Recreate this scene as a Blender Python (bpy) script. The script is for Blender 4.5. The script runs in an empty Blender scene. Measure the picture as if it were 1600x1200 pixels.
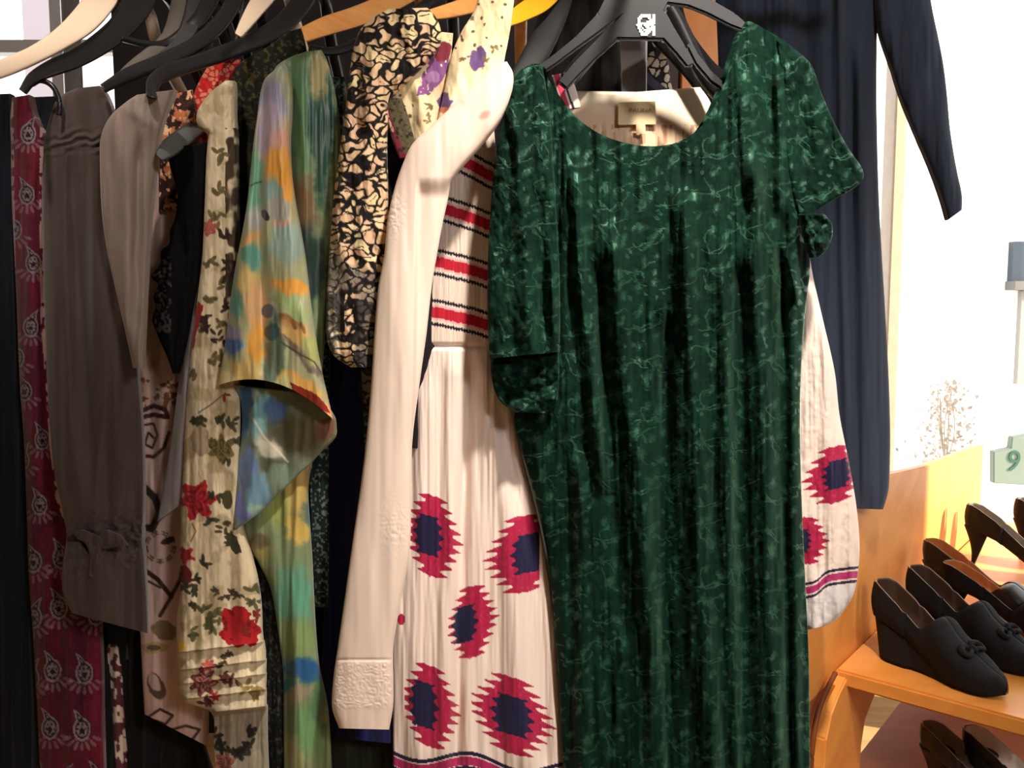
import bpy, bmesh, math, random
import numpy as np
from mathutils import Vector, Matrix

random.seed(7)
S = bpy.context.scene
COL = S.collection

# ---------------------------------------------------------------- camera, world, lamps, exposure
CAMZ, PITCH, FPX = 1.30, math.radians(5.0), 1300.0
cam_data = bpy.data.cameras.new('camera'); cam = bpy.data.objects.new('camera', cam_data)
COL.objects.link(cam); S.camera = cam
cam.location = (0, 0, CAMZ); cam.rotation_euler = (math.pi/2 - PITCH, 0, 0)
cam_data.sensor_width = 36.0; cam_data.lens = 36.0*FPX/1600.0
cam_data.clip_start = 0.02

S.view_settings.view_transform = 'Standard'; S.view_settings.look = 'None'
S.view_settings.gamma = 1.0; S.view_settings.use_curve_mapping = False
S.view_settings.exposure = 0.0

world = bpy.data.worlds.new('sky'); S.world = world; world.use_nodes = True
bg = world.node_tree.nodes['Background']
bg.inputs['Color'].default_value = (0.97, 0.985, 1.0, 1); bg.inputs['Strength'].default_value = 3.2

def lamp(name, kind, loc, target, energy, color, size=0.3, spot=None, blend=0.6, size_y=None):
    d = bpy.data.lights.new(name, kind); o = bpy.data.objects.new(name, d); COL.objects.link(o)
    o.location = loc
    o.rotation_euler = (Vector(target) - Vector(loc)).to_track_quat('-Z', 'Y').to_euler()
    d.energy = energy; d.color = color
    if kind == 'AREA':
        d.size = size
        if size_y: d.shape = 'RECTANGLE'; d.size_y = size_y
    if kind == 'SPOT':
        d.shadow_soft_size = size; d.spot_size = math.radians(spot); d.spot_blend = blend
    if kind == 'SUN': d.angle = size
    return o
# shop light: warm ceiling spot above the rack front, then two added fills
lamp('ceiling_spot', 'SPOT', (0.42, 0.42, 2.62), (0.20, 1.2, 1.25), 250, (1.0, 0.88, 0.76), 0.05, 46, 1.0)
lamp('front_fill', 'AREA', (1.7, -1.4, 2.6), (0.4, 1.3, 1.0), 42, (0.98, 0.95, 0.92), 0.5)  # added fill out of view, set far right so velvet ridges gleam
lamp('hanger_fill', 'SPOT', (-0.46, 0.35, 2.62), (-0.52, 1.12, 1.68), 55, (1.0, 0.88, 0.76), 0.04, 26, 1.0)  # added spot that brightens the hangers at top left
lamp('sun', 'SUN', (8, 0, 4), (8-1.0, 0.35, 4-0.36), 15, (1.0, 0.90, 0.66), 0.03)

# ---------------------------------------------------------------- helpers
def lin(c):
    c = np.asarray(c, dtype=np.float64)/255.0
    return np.where(c <= 0.04045, c/12.92, ((np.maximum(c, 0)+0.055)/1.055)**2.4)
CT, ST = math.cos(PITCH), math.sin(PITCH)
def PX(x, y, Y):
    """world point at distance Y (metres ahead of the camera) seen at image point x,y; arrays allowed"""
    a = (np.asarray(x, float)-800.0)/FPX; b = (600.0-np.asarray(y, float))/FPX
    dy = CT + b*ST; dz = -ST + b*CT
    k = Y/dy
    return np.stack(np.broadcast_arrays(a*k, Y*np.ones_like(k), CAMZ + dz*k), -1)
def PZ(x, y, z):
    a = (x-800.0)/FPX; b = (600.0-y)/FPX
    k = (z-CAMZ)/(-ST+b*CT)
    return Vector((a*k, (CT+b*ST)*k, z))

def hsh(ix, iy, seed):
    h = (ix.astype(np.int64)*374761393 + iy.astype(np.int64)*668265263 + seed*974634777) & 0xFFFFFFFF
    h = ((h ^ (h >> 13))*1274126177) & 0xFFFFFFFF
    h = h ^ (h >> 16)
    return (h & 0xFFFF)/65535.0
def vn(x, y, seed=0):
    x = np.asarray(x, float); y = np.asarray(y, float)
    ix = np.floor(x); iy = np.floor(y); fx = x-ix; fy = y-iy
    fx = fx*fx*(3-2*fx); fy = fy*fy*(3-2*fy)
    a = hsh(ix, iy, seed); b = hsh(ix+1, iy, seed); c = hsh(ix, iy+1, seed); d = hsh(ix+1, iy+1, seed)
    return (a*(1-fx)+b*fx)*(1-fy) + (c*(1-fx)+d*fx)*fy
def fbm(x, y, seed=0, o=4):
    s = 0; a = 1; t = 0
    for i in range(o):
        s = s + a*vn(x*2**i, y*2**i, seed+i*17); t += a; a *= 0.5
    return s/t
def worley(x, y, seed=0, jit=0.9):
    x, y = np.broadcast_arrays(np.asarray(x, float), np.asarray(y, float))
    ix = np.floor(x); iy = np.floor(y)
    f1 = np.full(x.shape, 9.0); f2 = np.full(x.shape, 9.0); idn = np.zeros(x.shape)
    for dx in (-1, 0, 1):
        for dy in (-1, 0, 1):
            cx = ix+dx; cy = iy+dy
            px = cx + .5 + (hsh(cx, cy, seed)-.5)*jit; py = cy + .5 + (hsh(cx, cy, seed+5)-.5)*jit
            d = np.hypot(px-x, py-y); rid = hsh(cx, cy, seed+9)
            m = d < f1
            f2 = np.where(m, f1, np.minimum(f2, d)); idn = np.where(m, rid, idn); f1 = np.where(m, d, f1)
    return f1, f2, idn
def sstep(a, b, x):
    t = np.clip((x-a)/(b-a), 0, 1); return t*t*(3-2*t)
def inpoly(X, Y, pts):
    r = np.zeros(X.shape, bool); n = len(pts)
    for i in range(n):
        x1, y1 = pts[i]; x2, y2 = pts[(i+1) % n]
        if y1 == y2: continue
        c = ((y1 > Y) != (y2 > Y)) & (X < (x2-x1)*(Y-y1)/(y2-y1)+x1)
        r ^= c
    return r
def seg_d(X, Y, pts):
    d = np.full(X.shape, 1e9)
    for (x1, y1), (x2, y2) in zip(pts[:-1], pts[1:]):
        vx, vy = x2-x1, y2-y1; L = max(vx*vx+vy*vy, 1e-6)
        t = np.clip(((X-x1)*vx+(Y-y1)*vy)/L, 0, 1)
        d = np.minimum(d, np.hypot(X-x1-t*vx, Y-y1-t*vy))
    return d

class Canvas:
    """dye pattern of a cloth, drawn in fabric coordinates (one unit is about 1 mm) and stored on the vertices"""
    def __init__(s, X, Y, base):
        s.X, s.Y = X, Y
        s.c = np.empty(X.shape+(3,)); s.c[:] = base
        s.g = np.zeros(X.shape)
    def mix(s, m, col):
        m = np.clip(np.asarray(m, float), 0, 1)[..., None]
        s.c = s.c*(1-m) + np.asarray(col, float)*m
    def var(s, amp, sx=30, sy=30, seed=0):
        s.c = s.c*(1+amp*(fbm(s.X/sx, s.Y/sy, seed)-.5)[..., None]*2)
    def poly(s, pts, col, wob=0, soft=False):
        X, Y = s.X, s.Y
        if wob:
            X = X+(vn(X/7, Y/7, 31)-.5)*2*wob; Y = Y+(vn(s.X/7, s.Y/7, 32)-.5)*2*wob
        s.mix(inpoly(X, Y, pts), col)
    def ell(s, cx, cy, rx, ry, col, ang=0, wob=.25, soft=.08, a=1, seed=0):
        ca, sa = math.cos(ang), math.sin(ang)
        dx, dy = s.X-cx, s.Y-cy
        u = (dx*ca+dy*sa)/rx; v = (-dx*sa+dy*ca)/ry
        r = np.hypot(u, v) + (fbm(s.X/9, s.Y/9, 40+seed)-.5)*2*wob
        s.mix((1-sstep(1-soft, 1+soft, r))*a, col)
    def line(s, pts, w, col, a=1):
        m = (s.X > min(p[0] for p in pts)-w-3) & (s.X < max(p[0] for p in pts)+w+3)
        d = seg_d(s.X, s.Y, pts)
        s.mix((1-sstep(w/2-.6, w/2+.8, d))*m*a, col)
    def flower(s, cx, cy, r, col, col2, seed=0, n=6, dens=1):
        dx, dy = s.X-cx, s.Y-cy; R = np.hypot(dx, dy)
        if not (R < r*1.6).any(): return
        th = np.arctan2(dy, dx)
        edge = r*(.78+.2*np.cos(n*th+seed)+.28*(vn(s.X/5, s.Y/5, seed)-.5))
        s.mix((1-sstep(-1, 1.2, R-edge))*(.85+.15*vn(s.X/3, s.Y/3, seed)), col)
        ring = np.abs(np.sin(R/r*7+2*np.sin(3*th+seed)))
        s.mix((R < edge*.8)*(ring > .8)*.75, col2)
    def leafs(s, pts, r, col, seed=0):
        rr = random.Random(seed)
        for (x, y) in pts:
            for k in range(6):
                a = rr.random()*6.28; d = rr.random()*r*1.4
                s.ell(x+math.cos(a)*d, y+math.sin(a)*d, r*.8, r*.34, col, a+rr.random(), .12, .15, .9, seed)

def catmull(P, n):
    P = np.asarray(P, float)
    if len(P) == 2: return P[0]+(P[1]-P[0])*np.linspace(0, 1, n)[:, None]
    d = np.r_[0, np.cumsum(np.maximum(np.linalg.norm(np.diff(P[:, :4], axis=0), axis=1), 1e-3)**.5)]
    u = np.linspace(0, d[-1], n); k = np.clip(np.searchsorted(d, u, 'right')-1, 0, len(P)-2)
    # finite-difference tangents, non-uniform
    m = np.zeros_like(P); m[1:-1] = (P[2:]-P[:-2])/(d[2:]-d[:-2])[:, None]
    m[0] = (P[1]-P[0])/(d[1]-d[0]); m[-1] = (P[-1]-P[-2])/(d[-1]-d[-2])
    h = (d[k+1]-d[k])[:, None]; t = ((u-d[k])[:, None])/h
    return (2*t**3-3*t**2+1)*P[k]+(t**3-2*t**2+t)*h*m[k]+(-2*t**3+3*t**2)*P[k+1]+(t**3-t**2)*h*m[k+1]

def grid_mesh(name, V, wrap, col=None, gloss=None, mat=None, caps=(False, False)):
    M, N, _ = V.shape
    me = bpy.data.meshes.new(name)
    idx = np.arange(M*N).reshape(M, N)
    if wrap:
        a = idx[:-1]; b = np.roll(idx, -1, 1)[:-1]; c = np.roll(idx, -1, 1)[1:]; d = idx[1:]
    else:
        a = idx[:-1, :-1]; b = idx[:-1, 1:]; c = idx[1:, 1:]; d = idx[1:, :-1]
    F = np.stack([a, b, c, d], -1).reshape(-1, 4)
    verts = V.reshape(-1, 3); extra = []; tris = []
    cols = None if col is None else col.reshape(-1, 3)
    gl = None if gloss is None else gloss.reshape(-1)
    for e, row in ((caps[0], 0), (caps[1], M-1)):
        if e:
            ci = len(verts); verts = np.vstack([verts, V[row].mean(0)[None]])
            if cols is not None: cols = np.vstack([cols, col[row].mean(0)[None]])
            if gl is not None: gl = np.r_[gl, 0]
            r = idx[row]; r2 = np.roll(r, -1)
            t = np.stack([np.full(N, ci), r2, r], -1) if row == 0 else np.stack([np.full(N, ci), r, r2], -1)
            tris.append(t)
    T = np.vstack(tris) if tris else np.zeros((0, 3), int)
    me.vertices.add(len(verts)); me.vertices.foreach_set('co', verts.astype(np.float32).ravel())
    nl = len(F)*4+len(T)*3
    me.loops.add(nl); me.loops.foreach_set('vertex_index', np.r_[F.ravel(), T.ravel()].astype(np.int32))
    me.polygons.add(len(F)+len(T))
    st = np.r_[np.arange(len(F))*4, len(F)*4+np.arange(len(T))*3].astype(np.int32)
    me.polygons.foreach_set('loop_start', st)
    me.polygons.foreach_set('use_smooth', np.ones(len(st), bool))
    me.update(calc_edges=True); me.validate()
    if cols is not None:
        at = me.color_attributes.new('Dye', 'FLOAT_COLOR', 'POINT')
        at.data.foreach_set('color', np.c_[lin(np.clip(cols, 0, 255)), np.ones(len(cols))].astype(np.float32).ravel())
    if gl is not None:
        at = me.attributes.new('Shine', 'FLOAT', 'POINT'); at.data.foreach_set('value', gl.astype(np.float32))
    if mat: me.materials.append(mat)
    return me

def link(name, me, parent=None):
    o = bpy.data.objects.new(name, me); COL.objects.link(o)
    if parent:
        o.parent = parent
        # parts of a thing hang from its Empty; sub-parts hang from a part whose own matrix is already the identity
        if parent.parent is None: o.matrix_parent_inverse = Matrix.Translation(-Vector(parent.location))
    return o
def thing(name, label, cat, loc=(0, 0, 0), group=None):
    o = bpy.data.objects.new(name, None); COL.objects.link(o); o.location = loc; o.empty_display_size = .05
    o['label'] = label; o['category'] = cat
    if group: o['group'] = group
    return o
def tag(o, label, cat, group=None):
    o['label'] = label; o['category'] = cat
    if group: o['group'] = group
    return o
def struct(o): o['kind'] = 'structure'; return o

# ---------------------------------------------------------------- materials
def new_mat(name):
    m = bpy.data.materials.new(name); m.use_nodes = True
    return m, m.node_tree, m.node_tree.nodes['Principled BSDF']
def cloth_mat(name, rough=.85, sheen=.25, weave=.15, scale=900, spec=.25, transl=0):
    m, nt, p = new_mat(name)
    a = nt.nodes.new('ShaderNodeAttribute'); a.attribute_name = 'Dye'
    nt.links.new(a.outputs['Color'], p.inputs['Base Color'])
    p.inputs['Roughness'].default_value = rough
    p.inputs['Specular IOR Level'].default_value = spec
    p.inputs['Sheen Weight'].default_value = sheen; p.inputs['Sheen Roughness'].default_value = .4
    tc = nt.nodes.new('ShaderNodeTexCoord'); n = nt.nodes.new('ShaderNodeTexNoise'); n.inputs['Scale'].default_value = scale
    n.inputs['Detail'].default_value = 3
    b = nt.nodes.new('ShaderNodeBump'); b.inputs['Strength'].default_value = weave; b.inputs['Distance'].default_value = .001
    nt.links.new(tc.outputs['Object'], n.inputs['Vector']); nt.links.new(n.outputs['Fac'], b.inputs['Height'])
    nt.links.new(b.outputs['Normal'], p.inputs['Normal'])
    return m
def plain_mat(name, rgb, rough=.6, spec=.5, metal=0, noise=0, scale=20, bump=0, coat=0):
    m, nt, p = new_mat(name)
    c = [float(v) for v in lin(rgb)]
    p.inputs['Base Color'].default_value = (*c, 1)
    p.inputs['Roughness'].default_value = rough; p.inputs['Specular IOR Level'].default_value = spec
    p.inputs['Metallic'].default_value = metal; p.inputs['Coat Weight'].default_value = coat
    if noise or bump:
        tc = nt.nodes.new('ShaderNodeTexCoord'); n = nt.nodes.new('ShaderNodeTexNoise')
        n.inputs['Scale'].default_value = scale; n.inputs['Detail'].default_value = 6
        nt.links.new(tc.outputs['Object'], n.inputs['Vector'])
        r = nt.nodes.new('ShaderNodeMixRGB')
        r.inputs[1].default_value = (*[v*(1-noise) for v in c], 1); r.inputs[2].default_value = (*[min(1, v*(1+noise)) for v in c], 1)
        nt.links.new(n.outputs['Fac'], r.inputs[0]); nt.links.new(r.outputs[0], p.inputs['Base Color'])
        if bump:
            b = nt.nodes.new('ShaderNodeBump'); b.inputs['Strength'].default_value = bump; b.inputs['Distance'].default_value = .002
            nt.links.new(n.outputs['Fac'], b.inputs['Height']); nt.links.new(b.outputs['Normal'], p.inputs['Normal'])
    return m
def wood_mat(name, c1, c2, rough=.35, rot=(0, 0, 0), sc=(2, 30, 30)):
    m, nt, p = new_mat(name)
    tc = nt.nodes.new('ShaderNodeTexCoord'); mp = nt.nodes.new('ShaderNodeMapping'); mp.inputs['Scale'].default_value = sc
    mp.inputs['Rotation'].default_value = rot
    n = nt.nodes.new('ShaderNodeTexNoise'); n.inputs['Scale'].default_value = 1.2; n.inputs['Detail'].default_value = 8; n.inputs['Distortion'].default_value = 1.2
    r = nt.nodes.new('ShaderNodeValToRGB')
    r.color_ramp.elements[0].position = .3; r.color_ramp.elements[0].color = (*[float(v) for v in lin(c1)], 1)
    r.color_ramp.elements[1].position = .7; r.color_ramp.elements[1].color = (*[float(v) for v in lin(c2)], 1)
    nt.links.new(tc.outputs['Object'], mp.inputs['Vector']); nt.links.new(mp.outputs['Vector'], n.inputs['Vector'])
    nt.links.new(n.outputs['Fac'], r.inputs['Fac']); nt.links.new(r.outputs['Color'], p.inputs['Base Color'])
    p.inputs['Roughness'].default_value = rough
    return m
def velvet_mat():
    m, nt, p = new_mat('green_velvet')
    a = nt.nodes.new('ShaderNodeAttribute'); a.attribute_name = 'Dye'
    g = nt.nodes.new('ShaderNodeAttribute'); g.attribute_name = 'Shine'
    nt.links.new(a.outputs['Color'], p.inputs['Base Color'])
    mr = nt.nodes.new('ShaderNodeMapRange'); mr.inputs['To Min'].default_value = .8; mr.inputs['To Max'].default_value = .42
    nt.links.new(g.outputs['Fac'], mr.inputs['Value']); nt.links.new(mr.outputs['Result'], p.inputs['Roughness'])
    ms = nt.nodes.new('ShaderNodeMapRange'); ms.inputs['To Min'].default_value = .08; ms.inputs['To Max'].default_value = .8
    nt.links.new(g.outputs['Fac'], ms.inputs['Value']); nt.links.new(ms.outputs['Result'], p.inputs['Specular IOR Level'])
    p.inputs['Specular Tint'].default_value = (.5, 1, .75, 1)
    p.inputs['Sheen Weight'].default_value = .16; p.inputs['Sheen Roughness'].default_value = .35
    p.inputs['Sheen Tint'].default_value = (.35, .75, .52, 1)
    b = nt.nodes.new('ShaderNodeBump'); b.inputs['Strength'].default_value = .6; b.inputs['Distance'].default_value = .0015
    nt.links.new(g.outputs['Fac'], b.inputs['Height']); nt.links.new(b.outputs['Normal'], p.inputs['Normal'])
    return m
COTTON = cloth_mat('cotton_cloth', .85, .15, .2)
SATIN = cloth_mat('satin_cloth', .42, .2, .08, 500, .5)
CREPE = cloth_mat('crepe_cloth', .8, .3, .5, 500)
LACE = cloth_mat('lace_cloth', .85, .0, .9, 350, .12)
VELVET = velvet_mat()

# ---------------------------------------------------------------- cloth builders
def noise_folds(amp=.008, sx=26, sy=330, seed=1, fine=.0):
    def f(X, Y, t, s):
        w = (fbm(X/sx, Y/sy, seed, 3)-.5)*2*amp
        if fine: w = w + (fbm(X/7, Y/11, seed+50, 3)-.5)*2*fine
        return w
    return f
def ridges(lst, base=None):
    """lst: (polyline [(x,y)...], amplitude m, sigma px)"""
    def f(X, Y, t, s):
        w = base(X, Y, t, s) if base else 0*X
        for pts, amp, sg in lst:
            amp = amp*1.0
            ys = [p[1] for p in pts]; xs = [p[0] for p in pts]
            xc = np.interp(Y, ys, xs)
            fade = sstep(ys[0]-30, ys[0]+30, Y)*(1-sstep(ys[-1]-30, ys[-1]+30, Y))
            w = w + amp*np.exp(-((X-xc)/sg)**2)*fade
        return w
    return f

def loft(name, mat, secs, Y, D, parent=None, folds=None, paint=(128, 128, 128), step=2.2, back=.8, nb=12, flat=.55,
         caps=(True, False), sag=None, skin=True):
    secs = [tuple(s) if len(s) == 6 else (tuple(s)+(Y, D) if len(s) == 4 else tuple(s)+(D,)) for s in secs]
    A = np.array(secs, float)
    c = (A[:, :2]+A[:, 2:4])/2
    length = max(np.linalg.norm(np.diff(c, axis=0), axis=1).sum(), np.abs(np.diff(A[:, :2], axis=0)).sum()*.5)
    M = max(4, int(length/step)); A = catmull(A, M)
    w = np.hypot(A[:, 2]-A[:, 0], A[:, 3]-A[:, 1]).max()
    nf = int(np.clip(w*1.4/step, 8, 420))
    ph = np.r_[np.linspace(-math.pi/2, math.pi/2, nf), np.linspace(math.pi/2, 3*math.pi/2, nb+2)[1:-1]]
    t = np.sin(ph); isf = np.arange(len(ph)) < nf
    cx = (A[:, 0]+A[:, 2])/2; cy = (A[:, 1]+A[:, 3])/2
    X = cx[:, None]+t*(A[:, 2]-A[:, 0])[:, None]/2; Yp = cy[:, None]+t*(A[:, 3]-A[:, 1])[:, None]/2
    s = np.linspace(0, 1, M)[:, None]*np.ones_like(X); T = t[None]*np.ones_like(X)
    if sag is not None: Yp = Yp + sag(T, s)
    prof = np.abs(np.cos(ph))**flat
    fo = (folds or noise_folds())(X, Yp, T, s)*np.minimum(1, prof*1.3)
    off = A[:, 5][:, None]*prof[None]
    Yc = A[:, 4][:, None]*np.ones_like(X)
    Vf = PX(X, Yp, Yc-off-fo)
    Vb = PX(X, Yp, Yc); Vb[..., 1] += back*off - fo*.4
    V = np.where(isf[None, :, None], Vf, Vb)
    if callable(paint):
        cv = Canvas(X, Yp, (128, 128, 128)); paint(cv); col = cv.c; gl = cv.g
    else:
        col = np.empty(X.shape+(3,)); col[:] = paint; gl = np.zeros(X.shape)
    me = grid_mesh(name, V, True, col, gl, mat, caps)
    return link(name, me, parent)

def panel(name, mat, top, right, bottom, left, Y, D, parent, folds, paint, step=2.2, thick=.09, prof=.5):
    """garment front and back as one closed sheet: Coons patch between four pixel curves"""
    W = max(b[0] for b in right)-min(b[0] for b in left); H = bottom[0][1]-min(p[1] for p in top)
    N = int(W/step); M = int(H/step)
    def rs(c, n): return catmull(np.array(c, float), n)
    Tc, Bc, Lc, Rc = rs(top, N), rs(bottom, N), rs(left, M), rs(right, M)
    u = np.linspace(0, 1, N)[None, :, None]; v = np.linspace(0, 1, M)[:, None, None]
    G = (1-v)*Tc[None]+v*Bc[None]+(1-u)*Lc[:, None]+u*Rc[:, None] - ((1-u)*(1-v)*Tc[0]+u*(1-v)*Tc[-1]+(1-u)*v*Bc[0]+u*v*Bc[-1])
    X, Yp = G[..., 0], G[..., 1]
    t = (2*u[..., 0]-1)*np.ones_like(X); s = v[..., 0]*np.ones_like(X)
    pr = np.maximum(1-t*t, 0)**prof
    fo = folds(X, Yp, t, s)*np.minimum(1, pr*2)
    front = PX(X, Yp, Y - D*pr - fo)
    backv = PX(X, Yp, Y*np.ones_like(X)); backv[..., 1] += thick*pr
    V = np.concatenate([front, backv[:, ::-1][:, 1:-1]], 1)
    cv = Canvas(X, Yp, (128,)*3); paint(cv)
    col = np.concatenate([cv.c, cv.c[:, ::-1][:, 1:-1]], 1); gl = np.concatenate([cv.g, cv.g[:, ::-1][:, 1:-1]], 1)
    return link(name, grid_mesh(name, V, True, col, gl, mat), parent)

def body(name, mat, x, y0, y1, zs, zb, parent, paint, th=.02, neck=.06, seed=1, yh=None):
    """hanging garment body seen edge-on: a slab running back from the sleeve, along the depth of the rack"""
    yc = (y0+y1)/2; hl = (y1-y0)/2
    prof = [(zs+neck, .15), (zs+neck*.6, .5), (zs+.01, .92), (zs-.03, 1.0), (zs-.2, .93), (zs-.4, .9), ((zs+zb)/2, .97), (zb+.1, 1.02), (zb, 1.03)]
    zz = np.linspace(prof[0][0], prof[-1][0], 90)
    kk = np.interp(-zz, [-p[0] for p in prof], [p[1] for p in prof])
    ph = np.linspace(0, 2*math.pi, 72, endpoint=False)
    V = np.zeros((90, 72, 3))
    tt = np.cos(ph)[None]; Z = zz[:, None]*np.ones_like(tt)
    thk = th*(.5+.5*np.minimum(1, (zz[0]-zz)/.25))[:, None]
    V[..., 1] = yc+tt*hl*kk[:, None]
    w = (fbm(V[..., 1]*30, Z*2.5, seed, 3)-.5)*2*.008
    V[..., 0] = x+np.sin(ph)[None]*thk + w*np.abs(np.sin(ph))[None]
    V[..., 2] = Z
    X = (V[..., 1]*1000); Yq = -Z*1000
    cv = Canvas(X, Yq, (128,)*3)
    if callable(paint): paint(cv)
    else: cv.c[:] = paint
    return link(name, grid_mesh(name, V, True, cv.c, cv.g, mat, (True, False)), parent)

def worldx(px, Y): return float(PX(px, 300, Y)[0])

def tube_mesh(name, pts, r, mat, n=10, flatz=1):
    """swept tube through world points"""
    P = catmull(np.array([list(p)+[0] for p in pts], float), max(8, len(pts)*8))[:, :3] if len(pts) > 2 else np.array(pts, float)
    M = len(P); V = np.zeros((M, n, 3)); rr = r if hasattr(r, '__len__') else [r]*len(pts)
    rad = np.interp(np.linspace(0, 1, M), np.linspace(0, 1, len(rr)), rr)
    for i in range(M):
        d = P[min(i+1, M-1)]-P[max(i-1, 0)]; d /= np.linalg.norm(d)+1e-9
        a = np.cross(d, [0, 0, 1]);
        if np.linalg.norm(a) < .1: a = np.cross(d, [0, 1, 0])
        a /= np.linalg.norm(a); b = np.cross(d, a)
        for k in range(n):
            q = 2*math.pi*k/n
            V[i, k] = P[i]+rad[i]*(math.cos(q)*a+math.sin(q)*b*flatz)
    return grid_mesh(name, V, True, None, None, mat, (True, True))
def box_mesh(name, lo, hi, mat, bev=0.0, mx=None):
    bm = bmesh.new(); bmesh.ops.create_cube(bm, size=1)
    for v in bm.verts: v.co = Vector([lo[i]+(v.co[i]+.5)*(hi[i]-lo[i]) for i in range(3)])
    if bev: bmesh.ops.bevel(bm, geom=bm.edges[:], offset=bev, segments=2, affect='EDGES', profile=.6)
    if mx is not None: bm.transform(mx)
    bmesh.ops.recalc_face_normals(bm, faces=bm.faces[:])
    me = bpy.data.meshes.new(name); bm.to_mesh(me); bm.free(); me.materials.append(mat); return me
def prism_mesh(name, pts, vec, mat, bev=0.0):
    """extrude a planar world polygon along vec"""
    bm = bmesh.new(); vs = [bm.verts.new(p) for p in pts]; f = bm.faces.new(vs)
    r = bmesh.ops.extrude_face_region(bm, geom=[f])
    for g in r['geom']:
        if isinstance(g, bmesh.types.BMVert): g.co += Vector(vec)
    bmesh.ops.recalc_face_normals(bm, faces=bm.faces[:])
    if bev: bmesh.ops.bevel(bm, geom=bm.edges[:], offset=bev, segments=2, affect='EDGES')
    me = bpy.data.meshes.new(name); bm.to_mesh(me); bm.free(); me.materials.append(mat); return me

# ================================================================ SETTING
WALL = plain_mat('plaster_wall', (150, 128, 108), .9, .2, noise=.08, scale=6)
DARKWALL = plain_mat('dark_panelling', (28, 27, 33), .7, .3, noise=.2, scale=8)
FLOORM = wood_mat('pale_floor_boards', (190, 150, 96), (214, 178, 122), .4, sc=(3, 14, 14))
CEIL = plain_mat('ceiling_paint', (205, 198, 186), .95, .2, noise=.02, scale=4)
FRAME = plain_mat('grey_window_frame', (206, 206, 210), .5, .5, noise=.04, scale=12)
BEIGEFR = plain_mat('beige_window_frame', (205, 190, 172), .6, .4, noise=.15, scale=30)
m, nt, p = new_mat('window_glass')
nt.nodes.remove(p); out = nt.nodes['Material Output']
tr = nt.nodes.new('ShaderNodeBsdfTransparent'); gl = nt.nodes.new('ShaderNodeBsdfGlossy'); gl.inputs['Roughness'].default_value = .02
mx = nt.nodes.new('ShaderNodeMixShader'); mx.inputs[0].default_value = .05
nt.links.new(tr.outputs[0], mx.inputs[1]); nt.links.new(gl.outputs[0], mx.inputs[2]); nt.links.new(mx.outputs[0], out.inputs[0])
GLASS = m

XL, XR, YF, YB, ZC = -2.6, 3.0, -2.2, 3.05, 2.75
struct(link('floor', box_mesh('floor', (XL-.1, YF-.1, -.08), (XR+.1, YB+.1, 0), FLOORM)))
struct(link('ceiling', box_mesh('ceiling', (XL-.1, YF-.1, ZC), (XR+.1, YB+.1, ZC+.08), CEIL)))
struct(link('wall_left', box_mesh('wall_left', (XL-.1, YF, 0), (XL, YB, ZC), WALL)))
W3a, W3b, W3c, W3d = 1.27, 2.95, .55, 2.7  # opening out of view, its edges set to bound the sun on the backrest
def right_wall():
    bm = bmesh.new()
    for (y0, y1, z0, z1) in ((YF, W3a, 0, ZC), (W3b, YB, 0, ZC), (W3a, W3b, 0, W3c), (W3a, W3b, W3d, ZC)):
        r = bmesh.ops.create_cube(bm, size=1)
        for v in r['verts']: v.co = Vector((XR+(v.co.x+.5)*.1, y0+(v.co.y+.5)*(y1-y0), z0+(v.co.z+.5)*(z1-z0)))
    me = bpy.data.meshes.new('wall_right'); bm.to_mesh(me); bm.free(); me.materials.append(WALL); return me
struct(link('wall_right', right_wall()))
struct(link('wall_front', box_mesh('wall_front', (XL, YF-.1, 0), (XR, YF, ZC), WALL)))
# back wall: openings on the left and on the right
WL0, WL1, WR0, WR1 = -2.45, -1.18, .98, 2.9
def wall_with_holes():
    bm = bmesh.new()
    def bx(x0, x1, z0, z1):
        r = bmesh.ops.create_cube(bm, size=1)
        for v in r['verts']: v.co = Vector((x0+(v.co.x+.5)*(x1-x0), YB+(v.co.y+.5)*.12, z0+(v.co.z+.5)*(z1-z0)))
    bx(XL, WL0, 0, ZC); bx(WL1, WR0, 0, ZC); bx(WR1, XR, 0, ZC)
    bx(WL0, WL1, 0, .62); bx(WL0, WL1, 2.62, ZC); bx(WR0, WR1, 0, .50); bx(WR0, WR1, 2.62, ZC)
    me = bpy.data.meshes.new('wall_back'); bm.to_mesh(me); bm.free(); me.materials.append(DARKWALL); return me
struct(link('wall_back', wall_with_holes()))
def window(name, x0, x1, z0, z1, bars, sill_mat):
    w = bpy.data.objects.new(name, None); COL.objects.link(w); w.location = ((x0+x1)/2, YB+.06, z0); w['kind'] = 'structure'
    bm = bmesh.new()
    def bx(a, b, c, d, e=.05):
        r = bmesh.ops.create_cube(bm, size=1)
        for v in r['verts']: v.co = Vector((a+(v.co.x+.5)*(b-a), YB+.02+(v.co.y+.5)*e, c+(v.co.z+.5)*(d-c)))
    bx(x0, x0+.05, z0, z1); bx(x1-.05, x1, z0, z1); bx(x0, x1, z0, z0+.05); bx(x0, x1, z1-.05, z1)
    for k, v in bars:
        if k == 'v': bx(v-.02, v+.02, z0, z1)
        else: bx(x0, x1, v-.022, v+.022)
    me = bpy.data.meshes.new('window_frame'); bm.to_mesh(me); bm.free(); me.materials.append(FRAME)
    link('window_frame', me, w)
    link('window_pane', box_mesh('window_pane', (x0+.04, YB+.055, z0+.04), (x1-.04, YB+.059, z1-.04), GLASS), w)
    link('window_sill', box_mesh('window_sill', (x0-.03, YB-.10, z0-.035), (x1+.03, YB+.06, z0), sill_mat, .005), w)
WHITEP = plain_mat('white_paint', (226, 224, 218), .5, .4, noise=.03, scale=10)
window('window_1', WL0, WL1, .62, 2.62, [('h', 2.245), ('v', -1.63)], WHITEP)
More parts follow.
